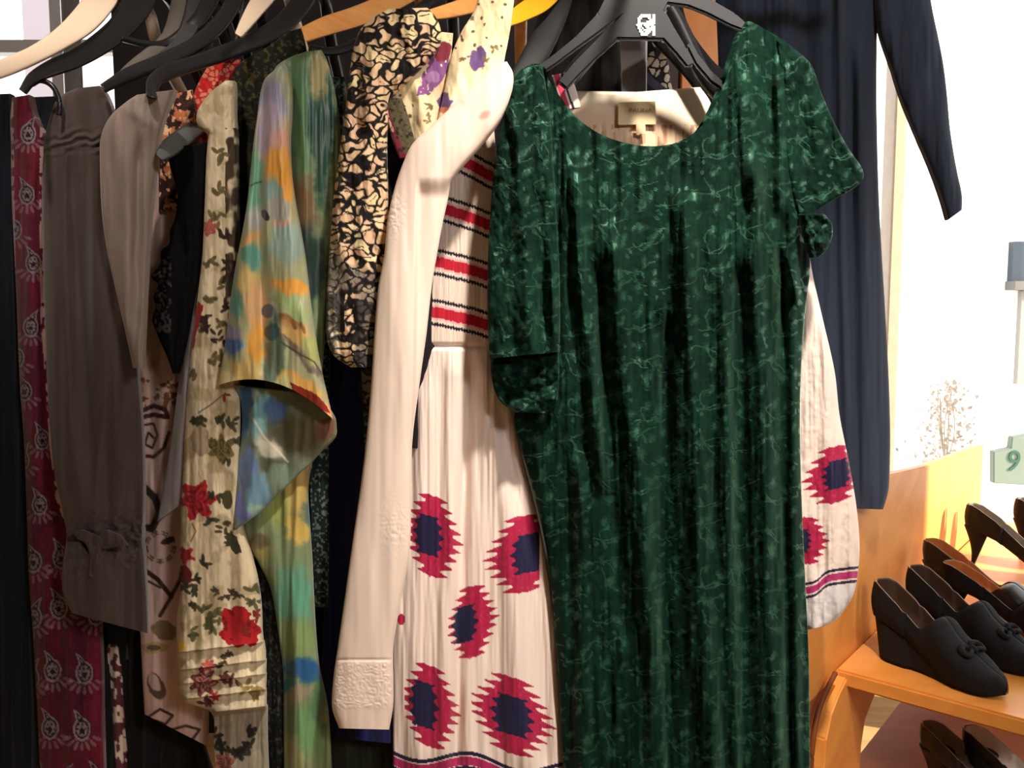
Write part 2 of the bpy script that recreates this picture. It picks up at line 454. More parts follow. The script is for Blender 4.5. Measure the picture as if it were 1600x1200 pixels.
window('window_2', WR0, WR1, .50, 2.62, [('v', 2.35)], WHITEP)
w3 = struct(bpy.data.objects.new('unseen_window', None)); COL.objects.link(w3); w3.location = (XR+.05, 2.1, .55)
link('window_pane', box_mesh('window_pane', (XR+.05, W3a, W3c), (XR+.054, W3b, W3d), GLASS), w3)
# beige jamb that shows beside the black dress
struct(link('trim_1', box_mesh('trim_1', (1.345, YB-.06, .50), (1.392, YB+.03, 2.62), BEIGEFR, .006)))

# ---- outdoors, over-bright through the glass
PAVE = plain_mat('pavement', (200, 198, 192), .9, .2, noise=.05, scale=2)
FAC = plain_mat('white_render', (250, 250, 248), .9, .2, noise=.01, scale=2)
BRICK = plain_mat('pale_stone', (150, 148, 142), .9, .2, noise=.1, scale=3)
struct(link('trim_2', box_mesh('trim_2', (-14, YB+.2, -.1), (16, 16, -.02), PAVE)))
def facade():
    t = thing('street_house', 'white rendered house across the street seen through the right window', 'building', (6.2, 10, 0))
    link('wall', box_mesh('wall', (3.9, 9.8, -.02), (9.2, 12.5, 6.5), FAC), t)
    a = PX(1578, 378, 9.78); b = PX(1640, 440, 9.78)
    w = link('window', box_mesh('window', (a[0], 9.70, b[2]), (b[0]+.3, 9.80, a[2]), plain_mat('dark_window', (34, 48, 60), .3, .6, noise=.3, scale=3)), t)
    w['label'] = 'dark blue window'
    link('sill', box_mesh('sill', (a[0]-.02, 9.60, b[2]-.1), (b[0]+.35, 9.80, b[2]), plain_mat('grey_sill', (96, 92, 90), .7)), t)
    c = PX(1588, 455, 9.75); d = PX(1606, 600, 9.75)
    link('panel', box_mesh('panel', (c[0]+.05, 9.72, d[2]), (d[0]+1.2, 9.80, c[2]), plain_mat('pale_grey_render', (142, 138, 134), .8)), t)
facade()
LAV = thing('lavender_building', 'pale lavender building outside the left window', 'building', (-5.4, 9, 0))
link('wall', box_mesh('wall', (PX(36, 50, 9)[0], 9, 2.9), (PX(96, 50, 9)[0], 10, 7), plain_mat('pale_lavender', (128, 120, 128), .9, .2)), LAV)

# ================================================================ RACK
CHROME = plain_mat('brushed_steel', (150, 148, 150), .35, .5, .7)
RACKY, RZ = 1.42, 1.86
rack = thing('garment_rack', 'grey steel garment rack carrying all the hung clothes', 'clothes rack', (-.2, RACKY, 0))
link('rail', tube_mesh('rail', [(-1.3, RACKY, RZ), (.62, RACKY, RZ)], .014, CHROME, 16), rack)
link('faceout_bar', tube_mesh('faceout_bar', [(.19, RACKY, RZ+.0), (.19, .98, RZ)], .010, CHROME, 12), rack)
link('post', box_mesh('post', (.185, RACKY+.10, 0.02), (.240, RACKY+.16, RZ+.10), CHROME, .004), rack)
link('post', tube_mesh('post', [(PX(112, 60, 1.95)[0], 1.95, .02), (PX(112, 60, 1.95)[0], 1.95, RZ+.2)], .019, CHROME, 16), rack)
link('foot', box_mesh('foot', (.18, .98, 0.0), (.245, 1.8, .03), CHROME, .004), rack)
link('foot', box_mesh('foot', (-1.07, 1.2, 0.0), (-1.0, 2.0, .03), CHROME, .004), rack)

# ================================================================ HANGERS
BLK = plain_mat('black_plastic', (24, 26, 30), .32, .5, noise=.1, scale=30)
GRY = plain_mat('dark_grey_plastic', (62, 64, 68), .35, .5, noise=.1, scale=30)
SATG = plain_mat('grey_padded_satin', (92, 98, 96), .5, .4, noise=.1, scale=40)
TAUP = plain_mat('taupe_plastic', (104, 98, 92), .4, .5, noise=.1, scale=30)
CRM = plain_mat('cream_wood', (255, 228, 202), .38, .5, noise=.05, scale=15)
ORG = wood_mat('orange_beech', (240, 156, 78), (252, 186, 110), .35, sc=(8, 8, 60))
YEL = plain_mat('yellow_plastic', (226, 170, 20), .35, .5, noise=.05, scale=20)
def hanger(label, mat, path, Y0, Y1, D=.007, group=None, hook=True, cat='hanger', other=True):
    """near arm traced from tip to crown, hook up to the rail, far arm mirrored behind the rail"""
    n = len(path); secs = []; pn = None
    for i, (x, y, hw) in enumerate(path):
        a = path[max(0, i-1)]; b = path[min(n-1, i+1)]
        dx, dy = b[0]-a[0], b[1]-a[1]; L = math.hypot(dx, dy); nx, ny = dy/L, -dx/L
        if pn is None:
            if nx < 0: nx, ny = -nx, -ny
        elif nx*pn[0]+ny*pn[1] < 0: nx, ny = -nx, -ny
        pn = (nx, ny)
        secs.append((x-nx*hw, y-ny*hw, x+nx*hw, y+ny*hw, Y0+(Y1-Y0)*i/(n-1), D))
    top = PX(path[-1][0], path[-1][1], Y1)
    t = thing('clothes_hanger', label, cat, tuple(top), group)
    loft('arm', mat, secs, Y0, D, t, lambda X, Y, T, s: 0*X, (128,)*3, step=3, back=1, nb=8, flat=.5, caps=(True, True))
    if other:
        tip = PX(path[0][0], path[0][1], Y0)
        far = Vector((top[0]*1.0, 2*RACKY-Y0, tip[2]))
        mid = Vector((top[0], RACKY+.06, (top[2]*.75+tip[2]*.25)))
        link('arm', tube_mesh('arm', [Vector(top), Vector((top[0], RACKY+.01, top[2]+.0)), mid, far], [.009, .011, .011, .007], mat, 8), t)
    if hook:
        hx = float(top[0])
        cz = RZ+.016+.004
        pts = [Vector((hx, Y1, top[2])), Vector((hx, RACKY, max(top[2]+.02, cz-.05))), Vector((hx, RACKY-.02, cz-.02)), Vector((hx, RACKY-.02, cz)), Vector((hx, RACKY, cz+.018)), Vector((hx, RACKY+.02, cz)), Vector((hx, RACKY+.018, cz-.012))]
        link('hook', tube_mesh('hook', pts, .0022, CHROME, 8), t)
    return t
hanger('cream wooden hanger, leftmost on the rack, with a broad curved shoulder', CRM, [(-22, 116, 13), (15, 102, 14), (55, 84, 14), (95, 60, 17), (130, 32, 22), (158, -2, 24), (172, -30, 22)], 1.02, 1.30)
hanger('black hanger beside the cream one, its tip over the maroon paisley dress', BLK, [(34, 143, 6), (50, 122, 9), (80, 106, 13), (115, 92, 15), (150, 72, 17), (185, 45, 20), (212, 10, 24), (230, -30, 24)], 1.06, 1.33)
HL = bpy.data.objects['clothes_hanger.001']
link('trouser_loop', tube_mesh('trouser_loop', [Vector(PX(x, y, 1.12)) for x, y in ((50, 132), (62, 126), (76, 130), (87, 142), (93, 162), (92, 180))], .0035, BLK, 8), HL)
hanger('black hanger over the brown blouse', BLK, [(160, 138, 7), (200, 116, 11), (250, 96, 12), (300, 72, 12), (338, 42, 13), (362, 8, 13), (376, -30, 12)], 1.12, 1.34)
hanger('black hanger with a hooked tip over the taupe top', BLK, [(236, 152, 8), (240, 128, 11), (262, 112, 13), (305, 98, 12), (352, 82, 13), (400, 62, 14), (440, 38, 15), (470, 5, 17), (488, -30, 17)], 1.08, 1.34)
hanger('slim taupe grey hanger between two black hangers at left', TAUP, [(178, 128, 5), (205, 104, 8), (238, 80, 10), (262, 58, 11), (276, 20, 12), (284, -30, 12)], 1.20, 1.38)
hanger('dark grey hanger in the crowded black cluster at top left', GRY, [(255, 92, 8), (285, 62, 12), (300, 30, 13), (312, -30, 14)], 1.22, 1.38)
hanger('thin black hanger half hidden behind the brown blouse hanger', BLK, [(190, 60, 5), (225, 68, 5), (262, 66, 7), (310, 30, 12), (330, -5, 14), (340, -30, 14)], 1.24, 1.38)
hanger('cream hanger between the black hangers left of the orange one', CRM, [(372, 55, 6), (384, 36, 10), (400, 12, 14), (420, -15, 16), (432, -35, 14)], 1.16, 1.36)
hanger('orange wooden hanger beside the black spotted blouse', ORG, [(474, 54, 12), (510, 40, 15), (555, 26, 16), (600, 8, 17), (650, -20, 17)], 1.10, 1.34)
hanger('black hanger under the orange wooden one', BLK, [(482, 76, 7), (520, 80, 7), (560, 66, 8), (600, 44, 8), (660, 10, 8), (700, -28, 8)], 1.20, 1.36)
hanger('orange wooden hanger inside the purple flowered blouse', ORG, [(668, 24, 8), (705, 16, 12), (748, 3, 14), (790, -14, 14), (815, -30, 14)], 1.20, 1.36)
hanger('yellow plastic hanger above the ivory sleeve', YEL, [(790, 34, 9), (815, 20, 14), (845, 2, 17), (872, -25, 17)], 1.22, 1.36)
hanger('glossy black hanger curving down beside the green dress', BLK, [(790, 150, 14), (815, 118, 17), (838, 82, 20), (856, 45, 21), (870, 5, 22), (878, -30, 22)], 1.24, 1.38)
hanger('grey padded satin hanger holding the black lace camisole', SATG, [(249, 246, 7), (262, 232, 14), (285, 215, 15), (308, 198, 14), (330, 178, 12), (350, 150, 10)], 1.09, 1.30, .011)

# ================================================================ GARMENTS (left to right)
def garment(name, label, cat, px, Y, group=None):
    q = PX(px, 600, Y); return thing(name, label, cat, (float(q[0]), Y, 0.5), group)

# ---- dark navy dress at the far left
g = garment('dress', 'very dark navy dress, first garment at the left edge of the rack', 'dress', 0, 1.22)
loft('sleeve', COTTON, [(-60, 150, 16, 146), (-70, 190, 19, 190), (-75, 400, 22, 400), (-75, 700, 34, 700), (-75, 950, 46, 950), (-75, 1260, 62, 1260)], 1.24, .035, g,
     noise_folds(.016, 16, 400, 3), lambda c: (c.mix(c.c[..., 0]*0+1, (12, 19, 28)), c.var(.4, 10, 300, 2)))
body('body', COTTON, worldx(-20, 1.24)-.01, 1.27, 1.62, 1.56, .45, g, (16, 22, 34), .02)

# ---- maroon paisley dress
def paisley(c, x, y, s, flip=1, col=(142, 130, 134)):
    # curled teardrop with a dotted inside, over a fan of short petals
    X, Y = (c.X-x)*flip/s, (c.Y-y)/s
    if not ((np.abs(X) < 40) & (np.abs(Y) < 60)).any(): return
    def tear(k):
        body = np.hypot(X*1.05, (Y-4)*.8) < 13*k
        cxl = -12*np.clip((2-Y)/26, 0, 1)**2
        wd = np.clip((Y+25*k)/27, 0, 1)**.8*10*k
        return body | ((np.abs(X-cxl) < wd) & (Y < 3) & (Y > -25*k))
    o, i0, i1, i2 = tear(1.12), tear(1.0), tear(.80), tear(.64)
    c.mix(o*.5, (60, 20, 36)); c.mix(i0*.9, col); c.mix(i1*.95, (44, 26, 38)); c.mix(i2*.85, col)
    dots = (np.hypot(((c.X+c.Y*.3) % (5.4*s))-2.7*s, (c.Y % (6*s))-3*s) < 1.5*s)
    c.mix(i2 & dots, (50, 22, 36)); c.mix(np.hypot(X, Y-6) < 3.6, (40, 20, 34)); c.mix(np.hypot(X+2, Y+8) < 2.4, (40, 20, 34))
    th = np.arctan2(X, Y-8); Rr = np.hypot(X*.9, Y-8)
    fan = (Rr > 15) & (Rr < 24+3*np.cos(th*16)) & (np.abs(th) < 1.3) & (np.cos(th*16) > -.1)
    c.mix(fan*.6, tuple(v*1.05 for v in col))
    fan = (Rr > 9) & (Rr < 14) & (np.abs(th) < 1.1) & (np.cos(th*9) > -.1) & (Y > 15)
    c.mix(fan*.6, col)
def p_maroon(c):
    c.c[:] = (98, 22, 42); c.var(.3, 40, 160, 5); c.var(.25, 6, 9, 6)
    c.mix(sstep(.5, .7, vn(c.X/30, c.Y/90, 8))*.35, (72, 30, 60))
    pts = [(44, 210), (42, 305), (52, 412), (22, 360), (48, 512), (26, 560), (38, 612), (66, 688), (34, 720), (62, 790), (52, 878), (96, 872), (52, 965), (92, 950), (82, 1048), (132, 1052), (48, 1060), (78, 1138), (128, 1140), (52, 1200), (100, 1225), (150, 960), (152, 1220), (96, 560), (100, 420), (100, 300)]
    for i, (x, y) in enumerate(pts): paisley(c, x, y-5, 1.0 if y < 800 else 1.12, 1 if i % 4 else -1)
    # pale woven border down the edge
    e = seg_d(c.X, c.Y, [(67, 200), (66, 330), (68, 500), (76, 600), (82, 700), (92, 780), (104, 812)])
    c.mix((e < 4.5)*(vn(c.X/4, c.Y/7, 4) > .38)*.9, (206, 176, 174))
    e = seg_d(c.X, c.Y, [(18, 160), (20, 330), (22, 450)])
    c.mix((e < 3)*(vn(c.X/4, c.Y/7, 4) > .45)*.8, (190, 160, 170))
g = garment('paisley_dress', 'maroon dress printed with pale grey paisley, beside the navy dress at the far left', 'dress', 60, 1.2)
loft('sleeve', COTTON, [(19, 152, 46, 148), (16, 185, 56, 185), (17, 220, 74, 220), (18, 300, 92, 300), (25, 450, 96, 450), (31, 600, 100, 600), (38, 700, 108, 700), (45, 900, 150, 900), (52, 1000, 158, 1000), (60, 1150, 162, 1150), (64, 1260, 166, 1260)], 1.22, .03, g,
     ridges([([(45, 200), (48, 600), (60, 800)], .006, 12)], noise_folds(.012, 18, 300, 12)), p_maroon, step=1.6)
loft('neck_lining', COTTON, [(42, 152, 96, 150), (44, 180, 98, 180), (48, 230, 100, 230), (50, 300, 100, 300)], 1.26, .008, g, noise_folds(.006, 12, 60, 3), (22, 26, 38))
body('body', COTTON, worldx(75, 1.24), 1.25, 1.62, 1.57, .42, g, (84, 18, 36), .02)

# ---- brown blouse with tied cuff
g = garment('blouse', 'dark brown blouse with a long sleeve gathered by a tied cuff', 'blouse', 150, 1.15)
def tie_fold(X, Y, t, s):
    cin = np.exp(-((Y-842)/26)**2)
    w = -.012*cin + .006*cin*np.sin(X/4.5+fbm(X/20, Y/14, 3)*9) + (fbm(X/12, Y/9, 7)-.5)*.010*np.exp(-((Y-850)/45)**2)
    w = w + .008*np.exp(-((Y-790)/30)**2)*np.sin(X/9)*.4 + .012*np.exp(-((X-(110+(Y-250)*.07))/15)**2)*sstep(200, 300, Y)*-1*(1-sstep(700, 800, Y))
    w = w + .0016*np.sin(Y/2.2+X/9+5*vn(X/12, Y/12, 3))*np.exp(-((Y-215-abs(X-120)*.3)/16)**2)
    return w + (fbm(X/30, Y/300, 21, 2)-.5)*.045
loft('sleeve', CREPE, [(118, 138, 156, 134), (92, 152, 168, 150), (80, 176, 176, 174), (70, 215, 180, 215), (67, 260, 178, 260), (67, 360, 182, 360), (70, 500, 204, 500), (76, 640, 220, 640), (84, 730, 224, 730), (98, 800, 224, 800), (104, 838, 222, 840), (98, 880, 226, 882), (98, 925, 230, 935), (112, 958, 232, 990)], 1.16, .032, g,
     tie_fold, lambda c: (c.mix(c.c[..., 0]*0+1, (76, 64, 61)), c.var(.12, 20, 90, 9)), step=2)
loft('cuff_tie', CREPE, [(112, 832, 130, 828), (122, 842, 150, 836), (134, 850, 160, 842), (140, 872, 154, 872), (138, 900, 150, 905)], 1.125, .006, g, noise_folds(.006, 8, 20, 5), (76, 64, 61), step=2)
loft('cuff_tie', CREPE, [(150, 838, 168, 828), (158, 846, 190, 838), (160, 858, 200, 852)], 1.125, .006, g, noise_folds(.006, 8, 20, 6), (76, 64, 61), step=2)
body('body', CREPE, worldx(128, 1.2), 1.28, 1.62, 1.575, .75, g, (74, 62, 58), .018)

# ---- dark long skirt under the brown blouse with a patterned edge
g = garment('skirt', 'long black skirt hanging below the brown blouse with a pale patterned edge', 'skirt', 190, 1.3)
def p_edge(c):
    c.c[:] = (18, 18, 22)
    e = seg_d(c.X, c.Y, [(176, 1015), (182, 1060), (186, 1120), (190, 1200), (192, 1260)])
    c.mix((e < 9), (90, 40, 48)); c.mix((e < 9)*(vn(c.X/5, c.Y/9, 14) > .55), (214, 192, 176))
loft('skirt_panel', COTTON, [(150, 800, 250, 800), (140, 950, 262, 950), (140, 1100, 300, 1100), (140, 1260, 350, 1260)], 1.30, .03, g, noise_folds(.02, 20, 300, 5), p_edge, step=2.4)

# ---- taupe top
g = garment('sleeved_tunic', 'plain taupe sleeve with a smooth rounded shoulder, next to the brown blouse', 'top', 200, 1.1)
loft('sleeve', CREPE, [(214, 148, 274, 140), (196, 160, 268, 158), (172, 182, 258, 182), (158, 212, 250, 212), (156, 250, 244, 250), (159, 330, 236, 330), (167, 390, 231, 390), (180, 450, 227, 450), (195, 515, 224, 515), (208, 575, 221, 575)], 1.11, .026, g,
     ridges([([(216, 225), (214, 400), (212, 520)], -.014, 10), ([(190, 160), (240, 200)], .004, 18)], noise_folds(.014, 30, 200, 31)), lambda c: (c.mix(c.c[..., 0]*0+1, (140, 125, 118)), c.var(.08, 20, 90, 9)))
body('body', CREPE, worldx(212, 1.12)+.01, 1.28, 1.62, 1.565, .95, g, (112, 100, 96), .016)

# ---- pale pink scarf-print dress
def p_pink(c):
    c.c[:] = (204, 172, 164); c.var(.1, 30, 40, 3)
    X, Y = c.X, c.Y
    c.mix(sstep(.45, .75, fbm(X/22, Y/30, 12))*sstep(440, 480, Y)*(1-sstep(650, 700, Y)), (176, 132, 108))
    c.mix((fbm(X/7, Y/7, 13) > .58)*(Y > 590)*(Y < 640), (120, 78, 48))
    B = (60, 34, 28)
    c.line([(238, 240), (256, 285), (275, 320), (284, 350)], 6, B); c.line([(250, 268), (262, 262), (276, 295), (286, 310)], 3, B)
    c.line([(256, 250), (262, 240)], 5, (200, 110, 50))
    c.line([(222, 642), (240, 634), (258, 640), (262, 652), (240, 648), (222, 652)], 7, B)
    c.line([(224, 664), (240, 662), (246, 680), (238, 700), (226, 694), (232, 676), (240, 684)], 3.5, B)
    c.line([(222, 712), (240, 714), (256, 700), (264, 676)], 5.5, B)
    c.line([(226, 762), (242, 778), (250, 800), (238, 826), (224, 824)], 11, (50, 44, 42))
    for r in (20, 24):
        d = np.abs(np.hypot(X-250, Y-855)-r); c.mix((d < 1.3)*(np.sin(np.arctan2(Y-855, X-250)*9) > -.6), (110, 84, 66))
    c.ell(262, 845, 12, 5, B, -.3)
    c.line([(228, 892), (246, 905), (262, 925), (268, 932)], 7, B); c.line([(226, 905), (250, 918)], 3, B)
    c.line([(292, 850), (282, 905), (266, 935), (250, 962)], 6, B)
    c.ell(256, 985, 20, 15, (122, 100, 80), .4); c.ell(240, 1012, 22, 9, (170, 150, 100)); c.ell(240, 1012, 12, 4, (90, 80, 60))
    c.ell(244, 1072, 12, 24, (90, 66, 60), -.4); c.ell(241, 1066, 8, 16, (190, 164, 160), -.4)
    c.line([(232, 1120), (250, 1108), (270, 1118), (258, 1132), (244, 1126)], 4, B)
    c.line([(262, 1142), (290, 1134), (312, 1140), (300, 1156), (270, 1150)], 4, B); c.ell(300, 1060, 12, 26, (120, 96, 86), .5)
    c.line([(228, 1119), (322, 1168)], 3, (210, 190, 180))
g = garment('printed_dress', 'pale pink silk dress printed with dark brown scrolls and a round emblem', 'dress', 260, 1.2)
loft('sleeve', SATIN, [(252, 190, 300, 190), (242, 225, 318, 225), (234, 330, 318, 330), (224, 430, 318, 430), (212, 560, 320, 560), (214, 700, 322, 700), (216, 900, 326, 900), (222, 1050, 326, 1050), (226, 1116, 324, 1166)], 1.23, .02, g,
     ridges([([(235, 300), (232, 560), (240, 760)], -.007, 12)], noise_folds(.008, 20, 200, 41)), p_pink, step=1.6)
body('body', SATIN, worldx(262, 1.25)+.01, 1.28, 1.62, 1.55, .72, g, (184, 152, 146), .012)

# ---- black lace top
def p_lace(c):
    c.c[:] = (9, 9, 12)
    e = (c.X < 268)*(c.Y > 400)*(c.Y < 520)
    c.mix(e*(vn(c.X/3.2, c.Y/3.2, 6) > .58)*.5, (110, 100, 96)); c.var(.4, 5, 5, 9)
g = garment('lace_camisole', 'black lace camisole with a scalloped edge, under the grey padded hanger', 'top', 280, 1.15)
loft('sleeve', LACE, [(262, 232, 322, 222), (266, 262, 320, 262), (277, 300, 318, 300), (275, 335, 316, 335), (266, 360, 315, 360), (264, 380, 314, 380), (252, 392, 313, 392), (250, 412, 311, 410), (236, 432, 309, 430), (247, 444, 308, 442), (240, 462, 305, 460), (243, 480, 302, 480), (238, 500, 299, 500), (247, 525, 294, 525), (262, 560, 285, 560), (270, 584, 277, 584)], 1.17, .016, g,
     noise_folds(.006, 16, 120, 51, .001), p_lace, step=2)
body('body', LACE, worldx(292, 1.18)+.005, 1.28, 1.60, 1.52, .9, g, (10, 10, 13), .012)

# ---- grey drape
g = garment('grey_scarf', 'thin plain grey scarf end hanging between the pink print and the cream floral dress', 'scarf', 290, 1.16)
loft('scarf_cloth', CREPE, [(306, 440, 330, 440), (299, 490, 330, 490), (290, 540, 330, 540), (279, 600, 328, 600), (270, 670, 326, 670), (262, 720, 324, 720), (254, 770, 310, 770), (245, 816, 288, 784)], 1.185, .012, g,
     ridges([([(300, 480), (272, 780)], .006, 9)], noise_folds(.006, 16, 200, 61)), (128, 120, 120), caps=(True, True))

# ---- cream floral dress
RED, RED2 = (168, 28, 34), (96, 14, 24); LF, LF2 = (58, 56, 40), (96, 86, 52)
def p_floral(c):
    c.c[:] = (214, 198, 166); c.var(.12, 26, 60, 3)
    X, Y = c.X, c.Y
    c.mix(sstep(.52, .66, fbm(X/24, Y/28, 71))*.55, (150, 134, 96))
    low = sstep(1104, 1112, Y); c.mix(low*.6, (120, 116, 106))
    c.mix((Y > 200)*(X > 352)*sstep(.35, .6, vn(X/8, Y/13, 9))*(1-sstep(480, 560, Y))*.9, (52, 40, 28))
    c.leafs([(342, 240), (345, 300), (338, 340), (325, 415), (348, 440), (330, 470), (322, 510), (345, 505), (352, 560), (300, 580), (335, 565)], 9, LF2, 3)
    c.leafs([(350, 370), (352, 410), (354, 430), (352, 480), (316, 498), (322, 515), (345, 530)], 8, (50, 34, 28), 5)
    c.flower(326, 356, 15, (176, 76, 70), (210, 130, 116), 2); c.poly([(310, 470), (318, 476), (308, 520), (302, 548), (298, 540), (298, 500)], RED, 2)
    c.leafs([(312, 652), (306, 660), (345, 660), (362, 665), (330, 690), (340, 700), (358, 700), (350, 715), (370, 690)], 9, LF, 7)
    c.flower(346, 700, 24, (110, 96, 52), LF, 3); c.ell(312, 690, 15, 22, (160, 142, 118), 0, .4)
    c.line([(310, 645), (330, 632), (352, 614)], 1.6, LF); c.leafs([(350, 620)], 6, (130, 44, 34), 4)
    c.flower(308, 782, 33, RED, RED2, 1); c.ell(355, 782, 8, 15, (74, 68, 44)); c.leafs([(334, 776), (330, 812), (348, 822), (362, 840)], 8, LF, 2)
    c.line([(300, 818), (306, 830), (298, 846)], 2, (150, 110, 60)); c.poly([(352, 830), (372, 840), (378, 862), (368, 866), (356, 850)], LF, 2)
    c.flower(290, 868, 15, (176, 22, 40), RED2, 4, 5); c.ell(289, 898, 11, 14, (110, 28, 34), 0, .4); c.leafs([(308, 905), (303, 925), (300, 945), (292, 915), (320, 882)], 8, LF, 9)
    c.leafs([(338, 922), (350, 930), (362, 926), (372, 930)], 6, (64, 56, 40), 12)
    c.leafs([(325, 970), (336, 962), (330, 980), (300, 992), (318, 955), (395, 940), (398, 920)], 9, (84, 86, 52), 13)
    c.poly([(352, 948), (362, 952), (366, 944), (384, 952), (396, 968), (410, 984), (402, 1004), (384, 1010), (366, 1012), (350, 1000), (342, 992), (352, 980), (346, 966)], RED, 4)
    c.mix(inpoly(X, Y, [(352, 948), (410, 984), (384, 1012), (342, 992)])*(fbm(X/8, Y/8, 6) > .6)*.7, RED2)
    c.leafs([(382, 985), (398, 960)], 7, (120, 40, 36), 14)
    c.poly([(276, 1000), (290, 1004), (290, 1016), (276, 1018)], (226, 186, 60), 2)
    c.flower(326, 1040, 11, (196, 70, 66), (226, 150, 140), 5); c.leafs([(348, 1028), (358, 1022), (344, 1038)], 6, (74, 56, 40), 15)
    c.flower(318, 1066, 24, (110, 42, 48), (196, 150, 128), 6, 7); c.leafs([(352, 1056), (360, 1064), (320, 1096)], 8, (82, 40, 36), 16); c.flower(336, 1088, 9, (170, 48, 44), RED2, 7)
    c.leafs([(404, 1078), (392, 1084), (386, 1074)], 8, (140, 122, 70), 17)
    c.leafs([(340, 1150), (345, 1170), (362, 1172), (374, 1182), (380, 1165), (352, 1200), (390, 1150)], 9, (44, 40, 36), 18); c.flower(350, 1192, 18, (150, 84, 74), LF, 8)
def tiers(X, Y, t, s):
    w = (fbm(X/18, Y/230, 91, 3)-.5)*.014 + (fbm(X/7, Y/18, 92)-.5)*.003
    yy = Y - (X-345)*-.12
    for y0 in (1012, 1040, 1062, 1086, 1112):
        w = w + .011*np.exp(-np.clip(y0-yy, 0, 99)/11)*(yy < y0)*(.7+.6*vn(X/13, Y/40, 5))
    w = w - .004*((np.abs(X-372) < 5) & (Y < 520))
    return w - .022*sstep(1112, 1118, yy)
g = garment('floral_dress', 'cream dress printed with red roses and dark leaves, ending in a tiered ruffle', 'dress', 340, 1.15)
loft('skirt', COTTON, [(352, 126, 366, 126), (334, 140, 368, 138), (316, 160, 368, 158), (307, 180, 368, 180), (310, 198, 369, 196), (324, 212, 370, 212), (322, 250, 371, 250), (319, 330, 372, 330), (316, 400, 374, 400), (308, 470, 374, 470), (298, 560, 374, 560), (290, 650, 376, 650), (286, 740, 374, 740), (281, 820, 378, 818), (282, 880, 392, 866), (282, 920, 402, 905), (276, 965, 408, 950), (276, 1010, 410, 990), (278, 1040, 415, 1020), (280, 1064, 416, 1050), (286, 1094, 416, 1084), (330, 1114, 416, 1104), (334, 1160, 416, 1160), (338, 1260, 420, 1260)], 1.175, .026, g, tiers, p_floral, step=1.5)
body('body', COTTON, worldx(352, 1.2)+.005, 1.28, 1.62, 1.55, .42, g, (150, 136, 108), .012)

# ---- red patterned blouse behind it
def p_redlace(c):
    c.c[:] = (214, 128, 104); w1, w2, i = worley(c.X/9, c.Y/9, 3); c.mix((w2-w1) < .22, (184, 28, 30)); c.mix((i > .6), (196, 36, 34))
g = garment('red_blouse', 'red and salmon patterned blouse showing under the black hangers', 'blouse', 330, 1.22)
loft('shoulder', COTTON, [(330, 96, 376, 92), (316, 118, 374, 110), (304, 145, 372, 140), (302, 175, 372, 175), (304, 200, 372, 200), (310, 420, 372, 420)], 1.235, .01, g, noise_folds(.004, 12, 20, 3), p_redlace, step=1.8)
def p_brownpr(c):
    c.c[:] = (186, 110, 74); c.mix(fbm(c.X/9, c.Y/12, 9) > .5, (52, 30, 26)); c.mix(fbm(c.X/6, c.Y/8, 19) > .64, (232, 180, 140))
g = garment('orange_blouse', 'orange and brown printed blouse shoulder behind the grey padded hanger', 'blouse', 270, 1.2)
loft('shoulder', COTTON, [(262, 150, 300, 140), (254, 180, 306, 175), (250, 210, 306, 205), (248, 260, 300, 250), (248, 330, 300, 330)], 1.215, .012, g, noise_folds(.006, 12, 30, 4), p_brownpr, step=1.8)

# ---- black olive lace dress
def p_olive(c):
    c.c[:] = (30, 33, 27); c.mix((fbm(c.X/5, c.Y/5, 2) > .58)*(1-sstep(120, 300, c.Y)*.6), (74, 66, 40))
    c.mix((c.Y > 820)*(vn(c.X/3, c.Y/3.5, 8) > .72)*.6, (140, 138, 130)); c.mix(sstep(300, 400, c.Y)*.4, (12, 12, 14))
g = garment('lace_dress', 'black and olive lace dress behind the watercolour blouse', 'dress', 400, 1.2)
loft('sleeve', LACE, [(450, 50, 470, 44), (410, 78, 476, 62), (376, 98, 480, 84), (363, 122, 482, 110), (362, 200, 480, 200), (362, 300, 440, 300), (364, 420, 430, 420), (370, 560, 425, 560), (380, 700, 430, 700), (392, 830, 445, 830), (400, 900, 446, 900), (405, 1000, 450, 1000), (408, 1260, 456, 1260)], 1.215, .016, g,
     noise_folds(.008, 14, 180, 5, .001), p_olive, step=2)
body('body', LACE, worldx(420, 1.24), 1.28, 1.62, 1.60, .42, g, (20, 20, 18), .012)

